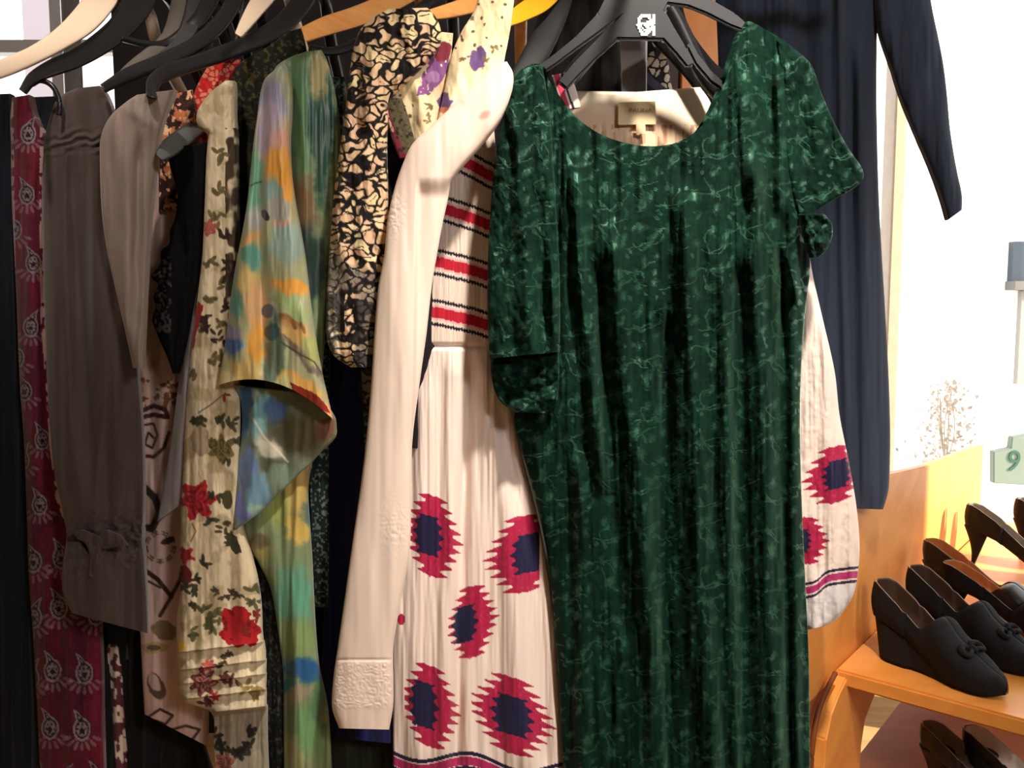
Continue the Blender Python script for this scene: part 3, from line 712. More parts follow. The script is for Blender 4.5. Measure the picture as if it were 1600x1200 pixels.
# ---- watercolour blouse
TEAL, SAGE, YEL_, ORA, LIL, BLU, PNK, DKT = (96, 158, 142), (148, 164, 122), (212, 188, 120), (228, 164, 72), (148, 150, 178), (78, 108, 168), (206, 158, 140), (52, 84, 84)
def p_water(c):
    X0, Y0 = c.X, c.Y
    c.X = X0+(fbm(X0/22, Y0/30, 5)-.5)*22; c.Y = Y0+(fbm(X0/22, Y0/30, 6)-.5)*26
    c.c[:] = (168, 172, 134)
    E = lambda *a, **k: c.ell(*a, wob=.3, soft=.35, **k)
    E(430, 100, 40, 20, (140, 172, 150)); E(425, 160, 24, 34, LIL); E(500, 90, 18, 40, (172, 170, 130)); E(418, 210, 18, 50, (176, 160, 178)); E(440, 230, 18, 36, PNK)
    E(395, 290, 14, 60, (116, 170, 140)); E(438, 262, 24, 30, ORA); E(450, 300, 12, 50, ORA); E(425, 300, 16, 20, (140, 168, 160)); E(435, 330, 24, 22, (160, 160, 150)); E(440, 355, 20, 9, PNK)
    E(398, 350, 10, 28, (176, 176, 170)); E(393, 372, 12, 16, (214, 168, 110)); E(394, 400, 15, 19, TEAL); E(448, 380, 28, 28, (146, 172, 160)); E(370, 460, 13, 34, TEAL); E(390, 440, 18, 22, YEL_)
    E(455, 448, 30, 14, ORA, ang=.3); E(400, 480, 14, 40, (214, 170, 122)); E(460, 480, 34, 12, (156, 178, 120), ang=.6); E(455, 505, 26, 7, (140, 100, 60), ang=.6)
    E(360, 540, 15, 18, BLU); E(358, 520, 18, 12, LIL); E(398, 540, 13, 38, ORA); E(380, 575, 24, 18, YEL_); E(352, 592, 18, 10, (222, 204, 150))
    E(430, 540, 12, 60, (92, 110, 92)); E(470, 530, 30, 16, (216, 176, 110), ang=.7); E(478, 560, 44, 6, (120, 108, 96), ang=.72); E(490, 545, 20, 18, (170, 174, 110), ang=.7)
    E(470, 600, 40, 16, (226, 172, 90), ang=.5); E(445, 600, 16, 18, (202, 200, 140)); E(420, 590, 10, 30, (104, 120, 104)); E(500, 640, 34, 10, (232, 176, 110), ang=.4)
    c.X, c.Y = X0+(fbm(X0/9, Y0/9, 7)-.5)*4, Y0
    c.poly([(452, 596), (468, 604), (494, 616), (510, 634), (516, 646), (500, 642), (476, 632), (460, 620)], (132, 38, 26))
    c.line([(440, 535), (462, 550), (490, 565), (508, 590), (514, 612)], 2.5, (74, 64, 50), .8)
    c.line([(456, 500), (462, 512)], 6, (150, 100, 58)); c.line([(470, 505), (476, 520)], 4, (150, 100, 58))
    c.line([(392, 290), (400, 286), (408, 284)], 2, (40, 70, 60)); c.ell(414, 336, 5, 10, (44, 52, 52), -.5); c.ell(418, 486, 9, 11, (84, 88, 112)); c.ell(424, 520, 12, 14, (56, 84, 86))
    c.X, c.Y = X0, Y0; c.var(.10, 8, 40, 9)
def p_waterlow(c):
    X0, Y0 = c.X, c.Y
    c.X = X0+(fbm(X0/24, Y0/26, 15)-.5)*24; c.Y = Y0+(fbm(X0/24, Y0/26, 16)-.5)*26
    c.c[:] = (124, 140, 104); c.ell(445, 100, 26, 30, (150, 160, 136)); c.ell(470, 170, 9, 110, (112, 158, 104))
    E = lambda *a, **k: c.ell(*a, wob=.3, soft=.35, **k)
    E(470, 150, 22, 130, (90, 128, 88)); E(505, 180, 18, 90, (44, 84, 74)); E(470, 330, 24, 50, (120, 96, 66)); E(500, 120, 14, 40, (176, 164, 116)); E(505, 240, 14, 80, (36, 70, 56)); E(480, 420, 30, 60, (40, 58, 52))  # dark greens beside the sleeve paint in the body's shading
    E(440, 780, 30, 40, (150, 166, 92)); E(470, 760, 22, 50, (186, 160, 90)); E(490, 800, 16, 30, (80, 110, 104)); E(462, 830, 18, 22, (206, 178, 92)); E(400, 860, 20, 30, (146, 140, 84)); E(405, 840, 14, 12, (96, 88, 66))
    E(455, 930, 32, 46, (96, 158, 132)); E(460, 1000, 30, 30, (124, 148, 96)); c.ell(478, 1045, 40, 16, (36, 90, 140), .1, .6, .5); c.ell(450, 1070, 16, 8, (30, 110, 120), .2, .6, .4); E(470, 1080, 20, 12, (150, 140, 120)); E(480, 1140, 30, 40, (104, 146, 96)); E(450, 1180, 20, 40, (160, 170, 120)); E(500, 1100, 12, 40, (80, 120, 84))
    c.X, c.Y = X0, Y0; c.var(.12, 8, 50, 19)
def p_drape(c):
    X0, Y0 = c.X, c.Y
    c.X = X0+(fbm(X0/20, Y0/26, 25)-.5)*20; c.Y = Y0+(fbm(X0/20, Y0/26, 26)-.5)*22
    c.c[:] = (116, 130, 112)
    E = lambda *a, **k: c.ell(*a, wob=.25, soft=.35, **k)
    E(410, 640, 16, 50, (120, 172, 176), ang=.2); E(384, 640, 9, 46, (40, 92, 140)); E(430, 640, 14, 22, (76, 112, 160)); E(430, 610, 30, 14, (124, 142, 120)); E(385, 740, 16, 40, (110, 140, 190)); E(380, 790, 14, 30, (118, 126, 190)); E(400, 770, 20, 30, (110, 150, 170))
    E(470, 680, 46, 34, (96, 94, 66)); E(505, 670, 16, 18, (112, 74, 56)); E(420, 700, 20, 14, (190, 186, 170), ang=.8); E(425, 730, 24, 14, (84, 92, 70)); E(440, 745, 20, 18, (120, 140, 120)); E(400, 800, 12, 14, (150, 190, 176))
    c.X, c.Y = X0, Y0; c.line([(396, 655), (414, 684), (436, 706), (450, 722)], 3, (220, 204, 180), .8); c.var(.1, 8, 50, 29)
g = garment('watercolour_blouse', 'watercolour print blouse in teal, yellow and orange with a wide kimono sleeve', 'blouse', 450, 1.15)
loft('body', SATIN, [(480, 80, 502, 78), (452, 90, 509, 90), (430, 106, 516, 110), (424, 135, 523, 140), (424, 200, 531, 200), (426, 300, 528, 300), (430, 420, 516, 420), (420, 560, 505, 560), (400, 680, 495, 680), (380, 760, 482, 760), (378, 830, 485, 830), (404, 880, 488, 880), (424, 925, 490, 930), (436, 1000, 494, 1000), (442, 1050, 500, 1050), (443, 1120, 513, 1120), (444, 1260, 520, 1260)], 1.20, .022, g,
     ridges([([(470, 90), (478, 400)], .007, 14), ([(460, 780), (470, 1200)], .008, 16)], noise_folds(.012, 16, 260, 13)), p_waterlow, step=1.8)
def hem(T, s): return -(1-T*T)*30*sstep(.8, 1, s)
loft('sleeve', SATIN, [(434, 106, 448, 102), (415, 122, 452, 118), (407, 145, 455, 145), (402, 180, 455, 180), (397, 215, 453, 215), (392, 260, 454, 260), (387, 310, 460, 310), (379, 360, 470, 362), (369, 410, 478, 410), (361, 460, 484, 462), (354, 520, 494, 530), (348, 560, 504, 585), (341, 602, 520, 655)], 1.145, .026, g,
     ridges([([(412, 140), (404, 300), (408, 420), (412, 580)], -.014, 9), ([(440, 230), (450, 380), (440, 560)], .006, 12), ([(385, 330), (378, 580)], .008, 14), ([(470, 480), (500, 640)], .006, 14)], noise_folds(.006, 16, 110, 14)), p_water, step=1.5, sag=hem)
loft('sleeve_lining', SATIN, [(352, 600, 500, 618), (374, 622, 522, 648), (378, 645, 526, 664), (378, 668, 524, 684), (376, 690, 502, 706), (373, 712, 486, 724), (370, 740, 466, 742), (367, 768, 440, 768), (365, 796, 412, 796), (364, 826, 372, 826)], 1.165, .014, g,
     ridges([([(395, 610), (400, 700), (380, 820)], .010, 12), ([(440, 620), (450, 760)], -.008, 12)], noise_folds(.006, 18, 90, 15)), p_drape, step=1.6, caps=(False, True))

# ---- dark speckled dress, navy dress
def p_speck(c):
    c.c[:] = (26, 40, 38); c.mix((vn(c.X/3.4, c.Y/3.4, 3) > .66)*.7, (140, 160, 140))
g = garment('speckled_dress', 'narrow dark green dress with pale speckles, between the watercolour and navy garments', 'dress', 500, 1.25)
loft('skirt', COTTON, [(478, 120, 540, 120), (482, 420, 520, 420), (482, 640, 514, 640), (484, 780, 514, 780), (488, 880, 514, 880), (491, 948, 512, 950)], 1.255, .012, g, noise_folds(.006, 10, 200, 3), p_speck, step=1.6)
g = garment('long_dress', 'long dark olive dress, lowest hem below the navy one', 'dress', 520, 1.3)
loft('skirt', COTTON, [(470, 500, 600, 500), (470, 800, 600, 800), (475, 1000, 620, 1000), (490, 1160, 640, 1160), (490, 1260, 650, 1260)], 1.31, .03, g, noise_folds(.02, 20, 250, 6), (34, 40, 30))
g = garment('navy_dress', 'plain deep navy blue dress between the spotted blouse and the ivory sleeve', 'dress', 550, 1.24)
loft('skirt', COTTON, [(506, 440, 600, 440), (506, 560, 610, 560), (508, 700, 615, 700), (510, 850, 620, 850), (506, 960, 625, 960), (502, 1060, 630, 1060), (498, 1125, 632, 1135), (502, 1150, 632, 1164)], 1.265, .022, g,
     noise_folds(.016, 18, 300, 8), lambda c: (c.mix(c.c[..., 0]*0+1, (18, 22, 72)), c.var(.3, 12, 200, 3)))

# ---- black and cream spotted blouse
def p_animal(c):
    X, Y = c.X, c.Y
    dx = X+(fbm(X/18, Y/18, 3, 2)-.5)*24; dy = Y+(fbm(X/18, Y/18, 4, 2)-.5)*24
    w1, w2, i = worley(dx/21, dy/13, 8, .95)
    e = w2-w1
    k = np.sin((dx*.35+dy)/5.0+4*fbm(X/18, Y/18, 66))
    m = sstep(.16, .28, e); 
    base = np.array((22, 17, 18))
    c.c[:] = base
    tan = np.array((232, 200, 160.)); c.mix(m*(i > .06), tan)
    c.mix(m*(i > .45)*(i < .7)*.5, (222, 176, 150)); c.mix(m*(i > .8)*.8, (240, 220, 170))
    inner = (np.abs(k) < .22)*(i > .55)*(w1 < .34); c.mix(inner*.8, base)
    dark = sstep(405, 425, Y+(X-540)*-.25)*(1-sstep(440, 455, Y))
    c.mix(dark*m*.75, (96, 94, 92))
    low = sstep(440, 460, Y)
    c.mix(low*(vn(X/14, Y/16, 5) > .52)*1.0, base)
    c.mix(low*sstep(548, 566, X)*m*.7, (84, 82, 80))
    edge = (X < 532)*(Y > 380); c.mix(edge*(e > .05)*.4, (200, 200, 196))
    blotch = (np.hypot((X-570)/14, (Y-208)/10) < 1) | (np.hypot((X-545)/8, (Y-150)/6) < 1)
    c.mix(blotch, base)
    
g = garment('spotted_blouse', 'black and cream spotted blouse with a long gathered sleeve', 'blouse', 570, 1.15)
loft('sleeve', COTTON, [(606, 14, 668, 12), (580, 30, 684, 32), (562, 48, 690, 60), (552, 74, 682, 82), (548, 100, 660, 106), (544, 128, 634, 132), (541, 160, 610, 160), (536, 200, 606, 200), (530, 240, 605, 240), (522, 300, 606, 300), (517, 360, 606, 360), (513, 420, 604, 420), (510, 480, 600, 480), (511, 530, 594, 530), (522, 556, 590, 556), (548, 574, 588, 574)], 1.175, .03, g,
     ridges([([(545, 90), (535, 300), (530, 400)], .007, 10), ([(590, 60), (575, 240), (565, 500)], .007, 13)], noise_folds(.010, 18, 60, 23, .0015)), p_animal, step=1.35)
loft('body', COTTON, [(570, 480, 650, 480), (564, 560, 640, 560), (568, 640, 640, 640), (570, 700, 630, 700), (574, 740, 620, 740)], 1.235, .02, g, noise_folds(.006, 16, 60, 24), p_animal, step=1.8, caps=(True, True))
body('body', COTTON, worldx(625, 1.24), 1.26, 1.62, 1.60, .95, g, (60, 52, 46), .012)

# ---- cream blouse with purple flowers
def p_purple(c):
    X, Y = c.X, c.Y
    c.c[:] = (238, 222, 180); c.var(.06, 20, 30, 3)
    c.mix(sstep(.5, .7, fbm(X/16, Y/18, 9))*.5, (226, 190, 150))
    r = random.Random(5)
    for k in range(60):
        x, y = r.uniform(600, 805), r.uniform(0, 240)
        c.ell(x, y, r.uniform(1.5, 3.4), r.uniform(1.5, 3), (104, 84, 66), r.random()*3, .2)
    c.mix(inpoly(X, Y, [(650, 150), (662, 110), (684, 72), (704, 62), (700, 110), (690, 128), (672, 146)])*(vn(X/3.5, Y/6, 3) > .22), (134, 84, 140))
    c.ell(692, 80, 12, 16, (128, 46, 62), .4); c.ell(676, 120, 10, 10, (160, 120, 168), 0, .4)
    for (x, y, q) in ((748, 92, 12), (694, 158, 11), (750, 80, 6), (742, 104, 7)):
        c.ell(x, y, q, q*1.1, (104, 78, 128), .3, .55)
    c.ell(694, 172, 9, 5, (206, 120, 96)); c.leafs([(728, 30), (760, 95), (772, 75), (672, 165), (670, 185), (722, 92), (736, 26)], 5, (120, 104, 66), 4)
g = garment('flowered_blouse', 'cream blouse with purple flowers, open collar over an orange hanger', 'blouse', 700, 1.2)
loft('collar', COTTON, [(690, 50, 708, 52), (655, 84, 705, 88), (618, 114, 702, 112), (598, 146, 700, 142), (610, 165, 698, 170), (632, 195, 694, 205), (650, 240, 690, 245), (655, 300, 690, 300)], 1.185, .012, g, ridges([([(640, 100), (665, 200)], .006, 10)], noise_folds(.004, 14, 40, 5)), p_purple, step=1.4)
loft('collar', COTTON, [(752, -30, 806, -30), (742, 14, 802, 14), (722, 48, 797, 48), (706, 84, 790, 84), (698, 120, 780, 120), (690, 160, 738, 160), (680, 205, 700, 205), (672, 300, 690, 300)], 1.172, .012, g, ridges([([(730, 60), (700, 200)], .007, 10)], noise_folds(.004, 14, 40, 6)), p_purple, step=1.4)
def p_trim(c):
    c.c[:] = (86, 80, 56); c.mix(seg_d(c.X, c.Y, [(600, 155), (604, 185), (616, 215), (628, 246)]) < 7, (112, 34, 48)); c.mix(seg_d(c.X, c.Y, [(600, 150), (606, 185), (614, 205)]) < 2, (214, 180, 166)); c.mix(fbm(c.X/4, c.Y/4, 3) > .62, (34, 30, 26))
loft('placket', COTTON, [(598, 152, 628, 154), (602, 172, 636, 176), (607, 196, 644, 204), (614, 222, 648, 226), (624, 248, 640, 246)], 1.168, .006, g, noise_folds(.003, 12, 30, 5), p_trim, step=1.5, caps=(True, True))
g = garment('black_shirt', 'black shirt filling the gap between the spotted blouse and the ivory sleeve', 'top', 615, 1.24)
loft('sleeve', COTTON, [(596, 150, 660, 150), (594, 200, 700, 200), (590, 300, 700, 300), (590, 500, 690, 500), (590, 700, 680, 700)], 1.235, .014, g, noise_folds(.008, 14, 100, 7), (22, 17, 20))

# ---- white embroidered dress (facing out behind the green one)
CRIM, NAVY, WH = (170, 30, 70), (28, 26, 60), (234, 216, 206)
def serr(c, cx, cy, W, H, sh=0., cl=-1e9, cr=1e9, iw=.42, ih=.5, ioff=0, ns=7):
    X, Y = c.X-cx, c.Y-cy
    Ys = Y-X*sh
    def shape(W, H, n, dep, flat, off=0, ph=.0):
        yy = Ys/H
        def side(p):
            q = (yy*n/2+p) % 1.0
            tri = np.abs(q-.5)*2                       # 0 at a spike tip, 1 in the notch
            env = W*(flat+(1-flat)*np.clip(1-np.abs(yy)**1.25, 0, 1))
            return env-dep*np.clip(tri*1.5-.15, 0, 1)
        edge = np.where(X > off, side(.5+ph), side(.62+ph))
        end = 1-.05*(np.abs(((X/W*2.5) % 1)-.5)*2)
        return (np.abs(X-off) < edge) & (np.abs(yy) < end)
    z = (c.X > cl) & (c.X < cr)
    o = shape(W*1.18, H*1.0, ns+2, W*.36, .40)&z
    c.mix(o, CRIM)
    c.mix(o*(vn(c.X/1.5, c.Y/6, 3) > .8)*.3, (226, 90, 130)); c.mix(o*(vn(c.X/3, c.Y/3, 5) > .7)*.25, (130, 16, 50))
    c.mix(shape(W*iw*1.2, H*ih, 4, W*.16, .75, ioff)&z, NAVY)
def p_folk(c):
    X, Y = c.X, c.Y
    c.c[:] = WH; c.mix((1-sstep(525, 545, Y))*.35, (214, 196, 172)); c.var(.05, 14, 200, 3)
    for yl, sl in ((236, .45), (325, .30), (411, .21), (490, .19)):
        yc = yl+(X-690)*sl+((X-690)/40)**2*1.2
        yc = yc + (vn(X/3, 0*X, 8)-.5)*2
        d = Y-yc
        z = (Y < 545)
        c.mix((np.abs(d) < 8.5)*z, (186, 30, 52)); c.mix(((np.abs(d) > 8.5) & (np.abs(d) < 12))*z*.8, (226, 170, 176))
        c.mix((np.abs(np.abs(d)-18.5) < 2.6+1.0*np.sin(X*1.5))*z, (28, 24, 44))
    serr(c, 676, 838, 41, 66, .28, 636, 1e9, .5, .48, -7)
    serr(c, 818, 866, 55, 62, -.2, -1e9, 843, .46, .5, 8)
    serr(c, 738, 972, 36, 58, -.25, 700, 1e9, .5, .5, -12)
    serr(c, 672, 1104, 42, 66, .3, 632, 1e9, .48, .55, -10)
    serr(c, 800, 1118, 60, 62, .3, 737, 1e9, .5, .5, 0)
    c.mix((np.hypot((X-627), (Y-968)/1.5) < 6), CRIM)
    yb = 1172+10*np.sin((X-612)/26.)+ (X-612)*.10
    d = Y-yb
    c.mix((d > 8) & (d < 22), (168, 40, 92)); c.mix((d > 26), WH)
    for k in (3, 26, 40): c.mix(np.abs(d-k) < 3.2, NAVY)
    c.mix((d > 28) & (d < 38), (168, 40, 92))
EMB = ridges([([(735, 560), (725, 800), (712, 1200)], -.016, 9), ([(708, 560), (700, 820), (690, 1200)], .010, 14), ([(757, 560), (790, 800), (815, 1200)], .012, 18), ([(780, 640), (838, 900), (852, 1200)], -.008, 9), ([(660, 600), (650, 1200)], .007, 14)],
             lambda X, Y, t, s: (fbm(X/15, Y/240, 33, 3)-.5)*.014*sstep(540, 600, Y) + (fbm(X/5, Y/70, 34)-.5)*.0028*(1-sstep(600, 760, Y)*.75) - .006*np.exp(-((Y-541)/4)**2))
g = garment('embroidered_dress', 'white folk dress with crimson and navy embroidered motifs and striped sleeve, behind the green dress', 'dress', 900, 1.28)
loft('sleeve', COTTON, [(700, 190, 770, 150), (695, 230, 775, 235), (683, 300, 790, 310), (672, 380, 800, 400), (662, 470, 800, 490), (655, 540, 800, 545), (645, 600, 800, 600), (636, 660, 806, 660), (630, 720, 818, 720), (622, 790, 836, 790), (616, 850, 849, 850), (612, 930, 862, 930), (612, 1000, 870, 1000), (614, 1100, 876, 1100), (614, 1180, 880, 1180), (614, 1260, 884, 1260)], 1.245, .028, g, EMB, p_folk, step=1.5, flat=.45)
def p_folkr(c):
    X, Y = c.X, c.Y
    c.c[:] = WH; c.var(.05, 14, 200, 3)
    serr(c, 1304, 742, 46, 46, -.25, -1e9, 1e9, .46, .5, 4, 5)
    serr(c, 1262, 845, 30, 38, 0, -1e9, 1e9, .4, .5, -8, 5)
    yb = 912-8*np.tanh((X-1283)/9.)-(X-1283)*.12
    d = Y-yb; c.mix(np.abs(d) < 5.5, (176, 48, 110)); c.mix(np.abs(np.abs(d)-10.5) < 2.2, (36, 28, 66)); c.mix((d > 14)*.5, (214, 220, 232))
loft('sleeve', COTTON, [(1236, 380, 1262, 380), (1236, 430, 1270, 430), (1232, 500, 1286, 500), (1230, 580, 1304, 580), (1230, 650, 1312, 650), (1230, 720, 1326, 720), (1230, 790, 1338, 790), (1230, 850, 1343, 850), (1232, 895, 1341, 890), (1236, 930, 1334, 928), (1242, 958, 1318, 955), (1250, 976, 1304, 970), (1262, 984, 1290, 978)], 1.29, .024, g,
     ridges([([(1285, 480), (1300, 800), (1305, 960)], .007, 10), ([(1320, 650), (1328, 900)], .005, 8)], noise_folds(.008, 14, 160, 44, .001)), p_folkr, step=1.4, caps=(True, True))
def p_inner(c):
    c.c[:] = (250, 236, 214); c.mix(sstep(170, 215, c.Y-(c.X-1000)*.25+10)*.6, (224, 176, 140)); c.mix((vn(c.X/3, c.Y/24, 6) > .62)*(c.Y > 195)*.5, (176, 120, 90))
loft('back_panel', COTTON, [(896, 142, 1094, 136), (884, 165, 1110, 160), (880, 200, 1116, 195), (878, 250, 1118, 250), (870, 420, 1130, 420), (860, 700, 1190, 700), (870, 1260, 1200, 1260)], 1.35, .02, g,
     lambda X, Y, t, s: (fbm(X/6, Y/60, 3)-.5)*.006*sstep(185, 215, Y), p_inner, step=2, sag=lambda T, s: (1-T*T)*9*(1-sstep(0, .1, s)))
# neck label of that dress
lab0 = prism_mesh('neck_label', [Vector(PX(x, y, 1.322)) for x, y in ((966, 160), (1024, 158), (1025, 194), (966, 195))], (0, .0015, 0), plain_mat('cream_label', (236, 214, 168), .7))
NL = link('neck_label', lab0, g)
def text_obj(name, body_, x, y, Y, h, mat, parent, w=1.0, rz=0):
    cu = bpy.data.curves.new(name, 'FONT'); cu.body = body_; cu.size = 1; cu.align_x = 'CENTER'; cu.extrude = .01
    o = bpy.data.objects.new('tmp', cu); COL.objects.link(o)
    dg = bpy.context.evaluated_depsgraph_get(); me = bpy.data.meshes.new_from_object(o.evaluated_get(dg)); bpy.data.objects.remove(o)
    s = h/FPX*Y*1.4; q = PX(x, y, Y)
    me.transform(Matrix.Translation(Vector(q)) @ Matrix.Rotation(math.pi/2, 4, 'X') @ Matrix.Rotation(rz, 4, 'Z') @ Matrix.Diagonal((s*w, s, s, 1)))
    me.materials.clear(); me.materials.append(mat); me.name = name
    return link(name, me, parent)
INK = plain_mat('brown_ink', (150, 112, 72), .8)
text_obj('label_lettering', 'PALINA', 1001, 175, 1.319, 6, INK, NL, 1.25)
lab = prism_mesh('size_tag', [Vector(PX(x, y, 1.318)) for x, y in ((994, 192), (1008, 192), (1009, 209), (994, 209))], (0, .001, 0), bpy.data.materials['cream_label'])
link('size_tag', lab, NL)
# striped trim of its left neckline
def p_strip(c):
    c.c[:] = (226, 214, 206); d = c.X-(870+(c.Y-118)*.32); c.mix(np.abs(d) < 5, (206, 70, 96)); c.mix(np.abs(d-9) < 2.2, (34, 26, 44))
loft('neck_trim', COTTON, [(862, 118, 888, 112), (866, 132, 896, 128), (872, 150, 902, 146), (880, 172, 908, 168)], 1.24, .006, g, lambda X, Y, t, s: 0*X, p_strip, step=1.3, caps=(True, True))

# ---- ivory jacket sleeve
def ivory_fold(X, Y, t, s):
    w = (fbm(X/34, Y/300, 61, 3)-.5)*.010
    edge = 652+(Y-300)*-.02
    w = w - .010*sstep(edge-3, edge+5, X)*sstep(275, 310, Y)*(1-sstep(620, 700, Y))
    e1 = np.exp(-(((X-617)/16)**2+((Y-335)/34)**2)) + np.exp(-(((X-622)/26)**2+((Y-825)/40)**2)) + sstep(1030, 1040, Y)*.9*(1-sstep(1100, 1112, Y))
    ww = np.abs(np.sin(np.hypot(X-585+8*np.sin(Y/9), Y-1065)/5.0)) if False else np.abs(np.sin(fbm(X/14, Y/12, 4, 2)*22))
    w = w + e1*.0011*ww - .0014*np.exp(-((Y-1031)/2.0)**2)
    return w
def p_ivory(c):
    c.c[:] = (240, 220, 206); c.var(.03, 30, 200, 8)
    c.ell(757, 180, 9, 5, (206, 152, 140), -.6, .3, .7, .8); c.ell(724, 160, 5, 5, (222, 190, 160), 0, .3, .7, .7)
g = garment('ivory_jacket', 'ivory jacket with a long plain sleeve and embroidered cuff, in front of the striped sleeve', 'jacket', 600, 1.12)
loft('sleeve', SATIN, [(776, 100, 792, 96), (762, 110, 802, 116), (738, 134, 799, 146), (706, 166, 782, 188), (672, 198, 752, 228), (645, 224, 722, 262), (631, 252, 706, 284), (617, 292, 700, 310), (606, 340, 692, 346), (600, 400, 682, 400), (591, 450, 674, 450), (585, 520, 666, 520), (580, 600, 655, 600), (572, 690, 644, 690), (562, 770, 642, 770), (549, 860, 640, 860), (538, 940, 625, 945), (528, 1010, 614, 1015), (521, 1060, 614, 1065), (519, 1105, 614, 1105), (530, 1138, 608, 1140)], 1.145, .026, g, ivory_fold, p_ivory, step=1.7, flat=.4, caps=(True, False))
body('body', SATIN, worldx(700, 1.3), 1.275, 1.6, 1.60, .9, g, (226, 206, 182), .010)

# ---- garments and hanger hung behind the green dress
g = garment('black_jacket', 'black jacket hanging behind the neck of the green dress', 'jacket', 900, 1.45)
loft('shoulder', COTTON, [(880, -40, 960, -40), (850, 30, 968, 30), (826, 90, 970, 80), (810, 160, 972, 150), (800, 400, 972, 400), (800, 700, 980, 700)], 1.44, .02, g, noise_folds(.012, 20, 120, 7), (20, 18, 18))
def p_bw(c):
    c.c[:] = (200, 186, 166); w1, w2, i = worley(c.X/11, c.Y/13, 5); c.mix((w2-w1) < .2, (24, 22, 28)); c.mix(i > .7, (40, 36, 48)); c.mix(seg_d(c.X, c.Y, [(1000, 110), (1020, 130), (1040, 144)]) < 6, (70, 66, 86))
g = garment('patterned_shirt', 'black and white patterned shirt glimpsed through the green dress neck beside the steel post', 'shirt', 1022, 1.6)
loft('shoulder', COTTON, [(1000, 60, 1040, 58), (998, 92, 1044, 96), (998, 120, 1048, 126), (998, 160, 1052, 160), (998, 400, 1056, 400)], 1.68, .02, g, noise_folds(.004, 12, 40, 7), p_bw, step=1.6)
g = garment('black_dress', 'black dress behind the right arm of the green dress hanger', 'dress', 1110, 1.45)
loft('strap', COTTON, [(1000, 10, 1060, -20), (1018, 62, 1076, 40), (1052, 100, 1110, 90), (1084, 140, 1150, 130), (1096, 190, 1190, 190), (1100, 400, 1230, 400), (1100, 800, 1236, 800)], 1.42, .014, g, noise_folds(.006, 18, 100, 8), (12, 12, 15))

# ---- green velvet dress
def p_green(c):
    X, Y = c.X, c.Y
    c.c[:] = (11, 33, 25); c.var(.35, 46, 60, 3); c.var(.3, 5, 6, 4)
    lum = np.zeros(X.shape)
    # repeated devore sprays: blossoms, dots and curling stems
    P = 104.0
    for (ox, oy, k) in ((0, 0, 0), (52, 66, 1)):
        gx = np.floor((X-ox)/P); gy = np.floor((Y-oy)/132.0)
        jx = (hsh(gx, gy, 3)-.5)*18+(fbm(X/30, Y/30, 81)-.5)*22; jy = (hsh(gx, gy, 4)-.5)*24+(fbm(X/30, Y/30, 82)-.5)*22
        u = (X-ox)-gx*P-P/2-jx; v = (Y-oy)-gy*132.0-66-jy
        for (bx, by, r) in ((-18, -30, 11), (8, -42, 8), (20, -12, 12), (-8, 2, 7), (-30, 12, 9), (14, 26, 9), (-12, 44, 8), (32, 50, 6)):
            q = np.hypot(u-bx, v-by); th = np.arctan2(v-by, u-bx)
            q = np.hypot((u-bx)*1.25+(v-by)*.25, (v-by)*.85); pet = r*(.85+.12*np.cos(5*th+bx+jx))
            lum = np.maximum(lum, (1-sstep(-1.5, 1.2, np.abs(q-pet*.9)-1.2))*.45*(vn(X/4, Y/4, 71) > .3))
            lum = np.maximum(lum, (1-sstep(.35, .7, q/r))*.9)
        for (bx, by) in ((-38, -44), (-44, -14), (40, -34), (44, 6), (-42, 40), (2, 62), (28, 74), (-26, 66), (42, 30), (-2, -68), (48, -66)):
            lum = np.maximum(lum, (np.hypot((u-bx)/.8, v-by) < 4.0)*.75)
        for (ax, ay, r, a0, a1) in ((0, -6, 34, -2.4, -.6), (24, 30, 26, .2, 2.2), (-20, 20, 30, 1.7, 3.1), (10, 8, 46, 1.0, 1.9), (34, -26, 22, -2.9, -1.2), (-30, -26, 20, 2.6, 4.2)):
            q = np.hypot(u-ax, v-ay); th = np.arctan2(v-ay, u-ax); th = np.where(th < a0, th+2*math.pi, th)
            lum = np.maximum(lum, (np.abs(q-r-2*np.sin(th*4)) < 1.3)*(th < a1)*.7)
    lum = lum*(.55+.45*vn(X/6, Y/8, 77))
    c.mix(lum*.5, (46, 106, 78)); c.g = lum
GREEN_F = ridges([([(900, 260), (906, 420), (925, 600), (945, 760)], 0.0272, 13), ([(958, 360), (974, 560), (1000, 760), (1016, 1000), (1030, 1230)], 0.0238, 15),
                  ([(1066, 300), (1080, 560), (1096, 900), (1112, 1230)], 0.0272, 17), ([(1130, 420), (1140, 900), (1150, 1230)], 0.0136, 10), ([(1178, 250), (1188, 560), (1198, 900), (1216, 1230)], 0.0272, 14), ([(1236, 480), (1246, 1230)], 0.0136, 9),
                  ([(940, 420), (952, 700), (975, 1000)], -0.0204, 12), ([(1035, 500), (1048, 1230)], -0.0238, 15), ([(1155, 420), (1168, 1230)], -0.0204, 13), ([(1222, 330), (1228, 800), (1236, 1230)], -0.0238, 10), ([(905, 720), (915, 1230)], 0.0170, 12), ([(1160, 120), (1175, 300)], 0.0136, 16), ([(1215, 110), (1222, 380), (1250, 480)], 0.0170, 9)],
                 lambda X, Y, t, s: (fbm(X/18, Y/200, 5, 3)-.5)*.030+(fbm(X/6, Y/9, 6)-.5)*.0022)
g = garment('green_velvet_dress', 'short sleeved emerald green velvet dress, facing out at the front of the rack', 'dress', 1050, 1.2)
